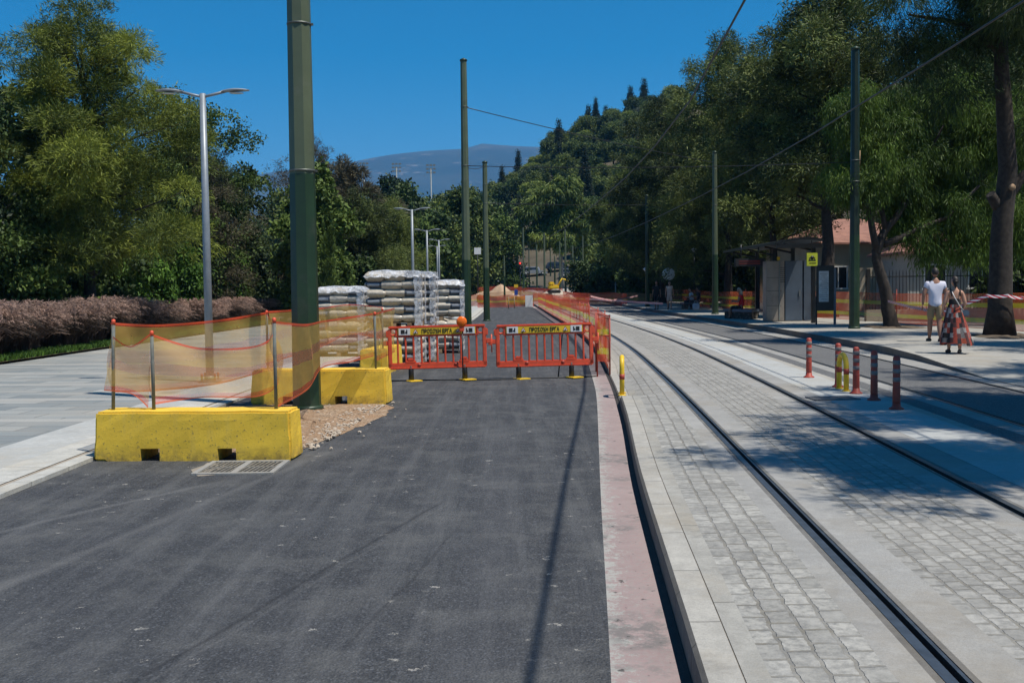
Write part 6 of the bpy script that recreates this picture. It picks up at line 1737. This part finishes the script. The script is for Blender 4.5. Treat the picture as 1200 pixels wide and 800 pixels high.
def standJ(step=.16, armspread=.0, w=1.0, low=0):
    return dict(pelvis=(0, 0, .93), belly=(0, 0, 1.10), chest=(0, -.005, 1.31), neck=(0, -.005, 1.46), headb=(0, .01, 1.55), head=(0, .02, 1.645),
        shl=(-.175*w, -.005, 1.405), shr=(.175*w, -.005, 1.405), ell=(-.245*w, -.04, 1.12), elr=(.245*w, -.03, 1.12), wrl=(-.275*w, .03, .88), wrr=(.27*w, .05, .88),
        hil=(-.085, 0, .88), hir=(.085, 0, .88), knl=(-.095, step*.35+.02, .49), knr=(.095, -.01, .49), anl=(-.09, step, .085), anr=(.09, -step, .10),
        tol=(-.10, step+.13, .03), tor=(.105, -step+.12, .025), fat=1.0)
# man in a white T-shirt, seen from behind
J = standJ(.13); J['fat'] = 1.12
J.update(shl=(-.185, -.005, 1.375), shr=(.185, -.005, 1.375), ell=(-.275, -.05, 1.13), wrl=(-.29, -.01, .88), elr=(.25, -.02, 1.12), wrr=(.265, .06, .89))
person('man in white T-shirt and khaki shorts walking away beside the woman in patchwork skirt', (10.36, 26.1, PLAT), R(-6), J, 'skin_tan',
       [('tshirt', 'tshirt', .55), ('shorts', 'khaki'), ('shoes', 'shoe')], ('short', 'hair'), H=1.02, headpitch=-.1)
J = standJ(.12, w=.88); J.update(ell=(-.235, -.02, 1.14), wrl=(-.25, .08, .93), elr=(.22, -.05, 1.13), wrr=(.17, .10, .98))
pw = person('woman in black top and long patchwork skirt walking away beside the man', (9.22, 22.2, .245), R(-8), J, 'skin',
       [('tank', 'blackcloth'), ('skirt', 'skirt', .20, .36), ('shoes', 'shoe')], ('bun', 'hair'), H=.905, headyaw=.5)
t = thing('shoulder_bag', 'small dark shoulder bag hanging at the right hip of the woman', 'bag', (9.40, 22.12, 1.08), R(-8))
b = MB(); b.bbox((0, 0, 0), (.16, .07, .13), .02); b.build('pouch', M['cabinet_blue'], t)
b = MB(); b.tube([(-.03, 0, .06), (-.14, -.10, .17), (-.24, -.135, .33), (-.27, -.06, .44), (-.26, .03, .42)], .008, 6); b.build('strap', M['white'], t)
# far pair near the mirror
J = standJ(.10, w=.92); J['fat'] = .95
person('far woman in pale clothes walking toward the camera below the mirror', (P(785, 65.5), 65.5, PLAT+h(65.5)), R(178), J, 'skin', [('tshirt', 'creamcloth', .3), ('shorts', 'creamcloth'), ('shoes', 'shoe')], ('long', 'hair'), H=.98)
J = standJ(.08, w=.92)
person('far person in black standing in the shade left of the pale woman', (P(770, 66), 66, PLAT+h(66)), R(160), J, 'skin_tan', [('tshirt', 'blackcloth', .6), ('shorts', 'blackcloth'), ('shoes', 'shoe')], ('short', 'hair'), H=1.0)
def sitJ():
    return dict(pelvis=(0, 0, .52), belly=(0, .0, .68), chest=(0, .03, .88), neck=(0, .05, 1.03), headb=(0, .07, 1.12), head=(0, .10, 1.22),
        shl=(-.17, .03, .98), shr=(.17, .03, .98), ell=(-.21, .12, .74), elr=(.21, .12, .74), wrl=(-.08, .32, .76), wrr=(.08, .32, .78),
        hil=(-.09, .03, .50), hir=(.09, .03, .50), sit=1, knl=(-.10, .46, .50), knr=(.10, .44, .50), anl=(-.10, .48, .09), anr=(.11, .50, .09), tol=(-.10, .61, .03), tor=(.11, .63, .03), fat=1.0)
J = sitJ(); J['fat'] = 1.1
person('seated woman in a red top bending over her phone on the dark bench', (9.98, 46.3, PLAT-.03), R(68), J, 'skin_tan', [('tshirt', 'redcloth', .25), ('shorts', 'blackcloth'), ('shoes', 'shoe')], ('long', 'hair_grey'), H=1.02, headpitch=-.45)
J = sitJ()
person('seated person in dark clothes on the right of the far bench pair', (P(820, 65.6), 65.6, PLAT+h(65)-.03), R(70), J, 'skin_tan', [('tshirt', 'darkcloth', .8), ('trousers', 'darkcloth'), ('shoes', 'shoe')], ('short', 'hair'), H=1.05)
J = sitJ()
person('seated person in a pale shirt on the left of the far bench pair', (P(811, 66.6), 66.6, PLAT+h(66)-.03), R(95), J, 'skin', [('tshirt', 'cover', .6), ('trousers', 'darkcloth'), ('shoes', 'shoe')], ('short', 'hair'), H=1.0)
b = MB(); b.bbox((0, 0, .19), (.42, .16, .38), .05); b.tube([(-.12, 0, .36), (-.08, 0, .50), (.08, 0, .50), (.12, 0, .36)], .012, 6)
tag(b.build('tote_bag', M['cover'], loc=(P(816, 64.9), 64.9, PLAT+h(65))), 'pale blue tote bag on the ground before the seated pair', 'bag')

# ------------------------------------------------------------------ air
def haze():
    bm = bmesh.new(); bmesh.ops.create_cube(bm, size=1)
    me = bpy.data.meshes.new('haze'); bmesh.ops.scale(bm, vec=(19000, 13000, 1010), verts=bm.verts); bm.to_mesh(me); bm.free()
    o = bpy.data.objects.new('haze', me); COL.objects.link(o); o.location = (0, 3200, 1010/2-25); o.display_type = 'WIRE'
    m = bpy.data.materials.new('air'); m.use_nodes = True; nt = m.node_tree; nt.nodes.clear()
    out = nt.nodes.new('ShaderNodeOutputMaterial'); v = nt.nodes.new('ShaderNodeVolumePrincipled')
    v.inputs['Color'].default_value = (.13, .48, 1, 1); v.inputs['Density'].default_value = 1.25e-4; v.inputs['Anisotropy'].default_value = 0
    nt.links.new(v.outputs[0], out.inputs['Volume']); me.materials.append(m)
    tag(o, kind='stuff')
HAZE = True
if HAZE: haze()

# ------------------------------------------------------------------ light, sky, camera
EL, AZ = 65, 122
w = bpy.data.worlds.new('World'); sc.world = w; w.use_nodes = True; nt = w.node_tree
sky = nt.nodes.new('ShaderNodeTexSky'); sky.sky_type = 'NISHITA'; sky.sun_disc = False
sky.sun_elevation = R(EL); sky.sun_rotation = R(AZ); sky.altitude = 1500; sky.air_density = 1.0; sky.dust_density = .0; sky.ozone_density = 3.0
bg = nt.nodes['Background']; bg.inputs[1].default_value = .078
hs = nt.nodes.new('ShaderNodeHueSaturation'); hs.inputs['Saturation'].default_value = 1.55; hs.inputs['Hue'].default_value = .492; hs.inputs['Value'].default_value = 1.18
nt.links.new(sky.outputs[0], hs.inputs['Color']); nt.links.new(hs.outputs[0], bg.inputs[0])
su = bpy.data.lights.new('sun', 'SUN'); su.energy = 5.0; su.angle = R(.53); su.color = (1, .94, .84)
so = bpy.data.objects.new('sun', su); COL.objects.link(so)
el, az = R(EL), R(AZ); dirv = Vector((math.sin(az)*math.cos(el), math.cos(az)*math.cos(el), math.sin(el)))
so.rotation_euler = dirv.to_track_quat('Z', 'Y').to_euler(); so.location = dirv*60
cam = bpy.data.cameras.new('camera'); cam.lens = 37.5; cam.sensor_width = 36; cam.clip_end = 20000; cam.clip_start = .05
co = bpy.data.objects.new('camera', cam); COL.objects.link(co); sc.camera = co
co.location = (0, 0, 1.7)
pitch = math.atan(62/1250)
co.rotation_euler = (Matrix.Rotation(PI/2-pitch, 4, 'X') @ Matrix.Rotation(-.012, 4, 'Z')).to_euler()
sc.view_settings.view_transform = 'Standard'; sc.view_settings.look = 'None'; sc.view_settings.gamma = 1; sc.view_settings.exposure = .26
sc.cycles.use_denoising = True
sc.cycles.max_bounces = 6; sc.cycles.transparent_max_bounces = 16; sc.cycles.volume_bounces = 0
sc.render.resolution_x = 1024; sc.render.resolution_y = 682
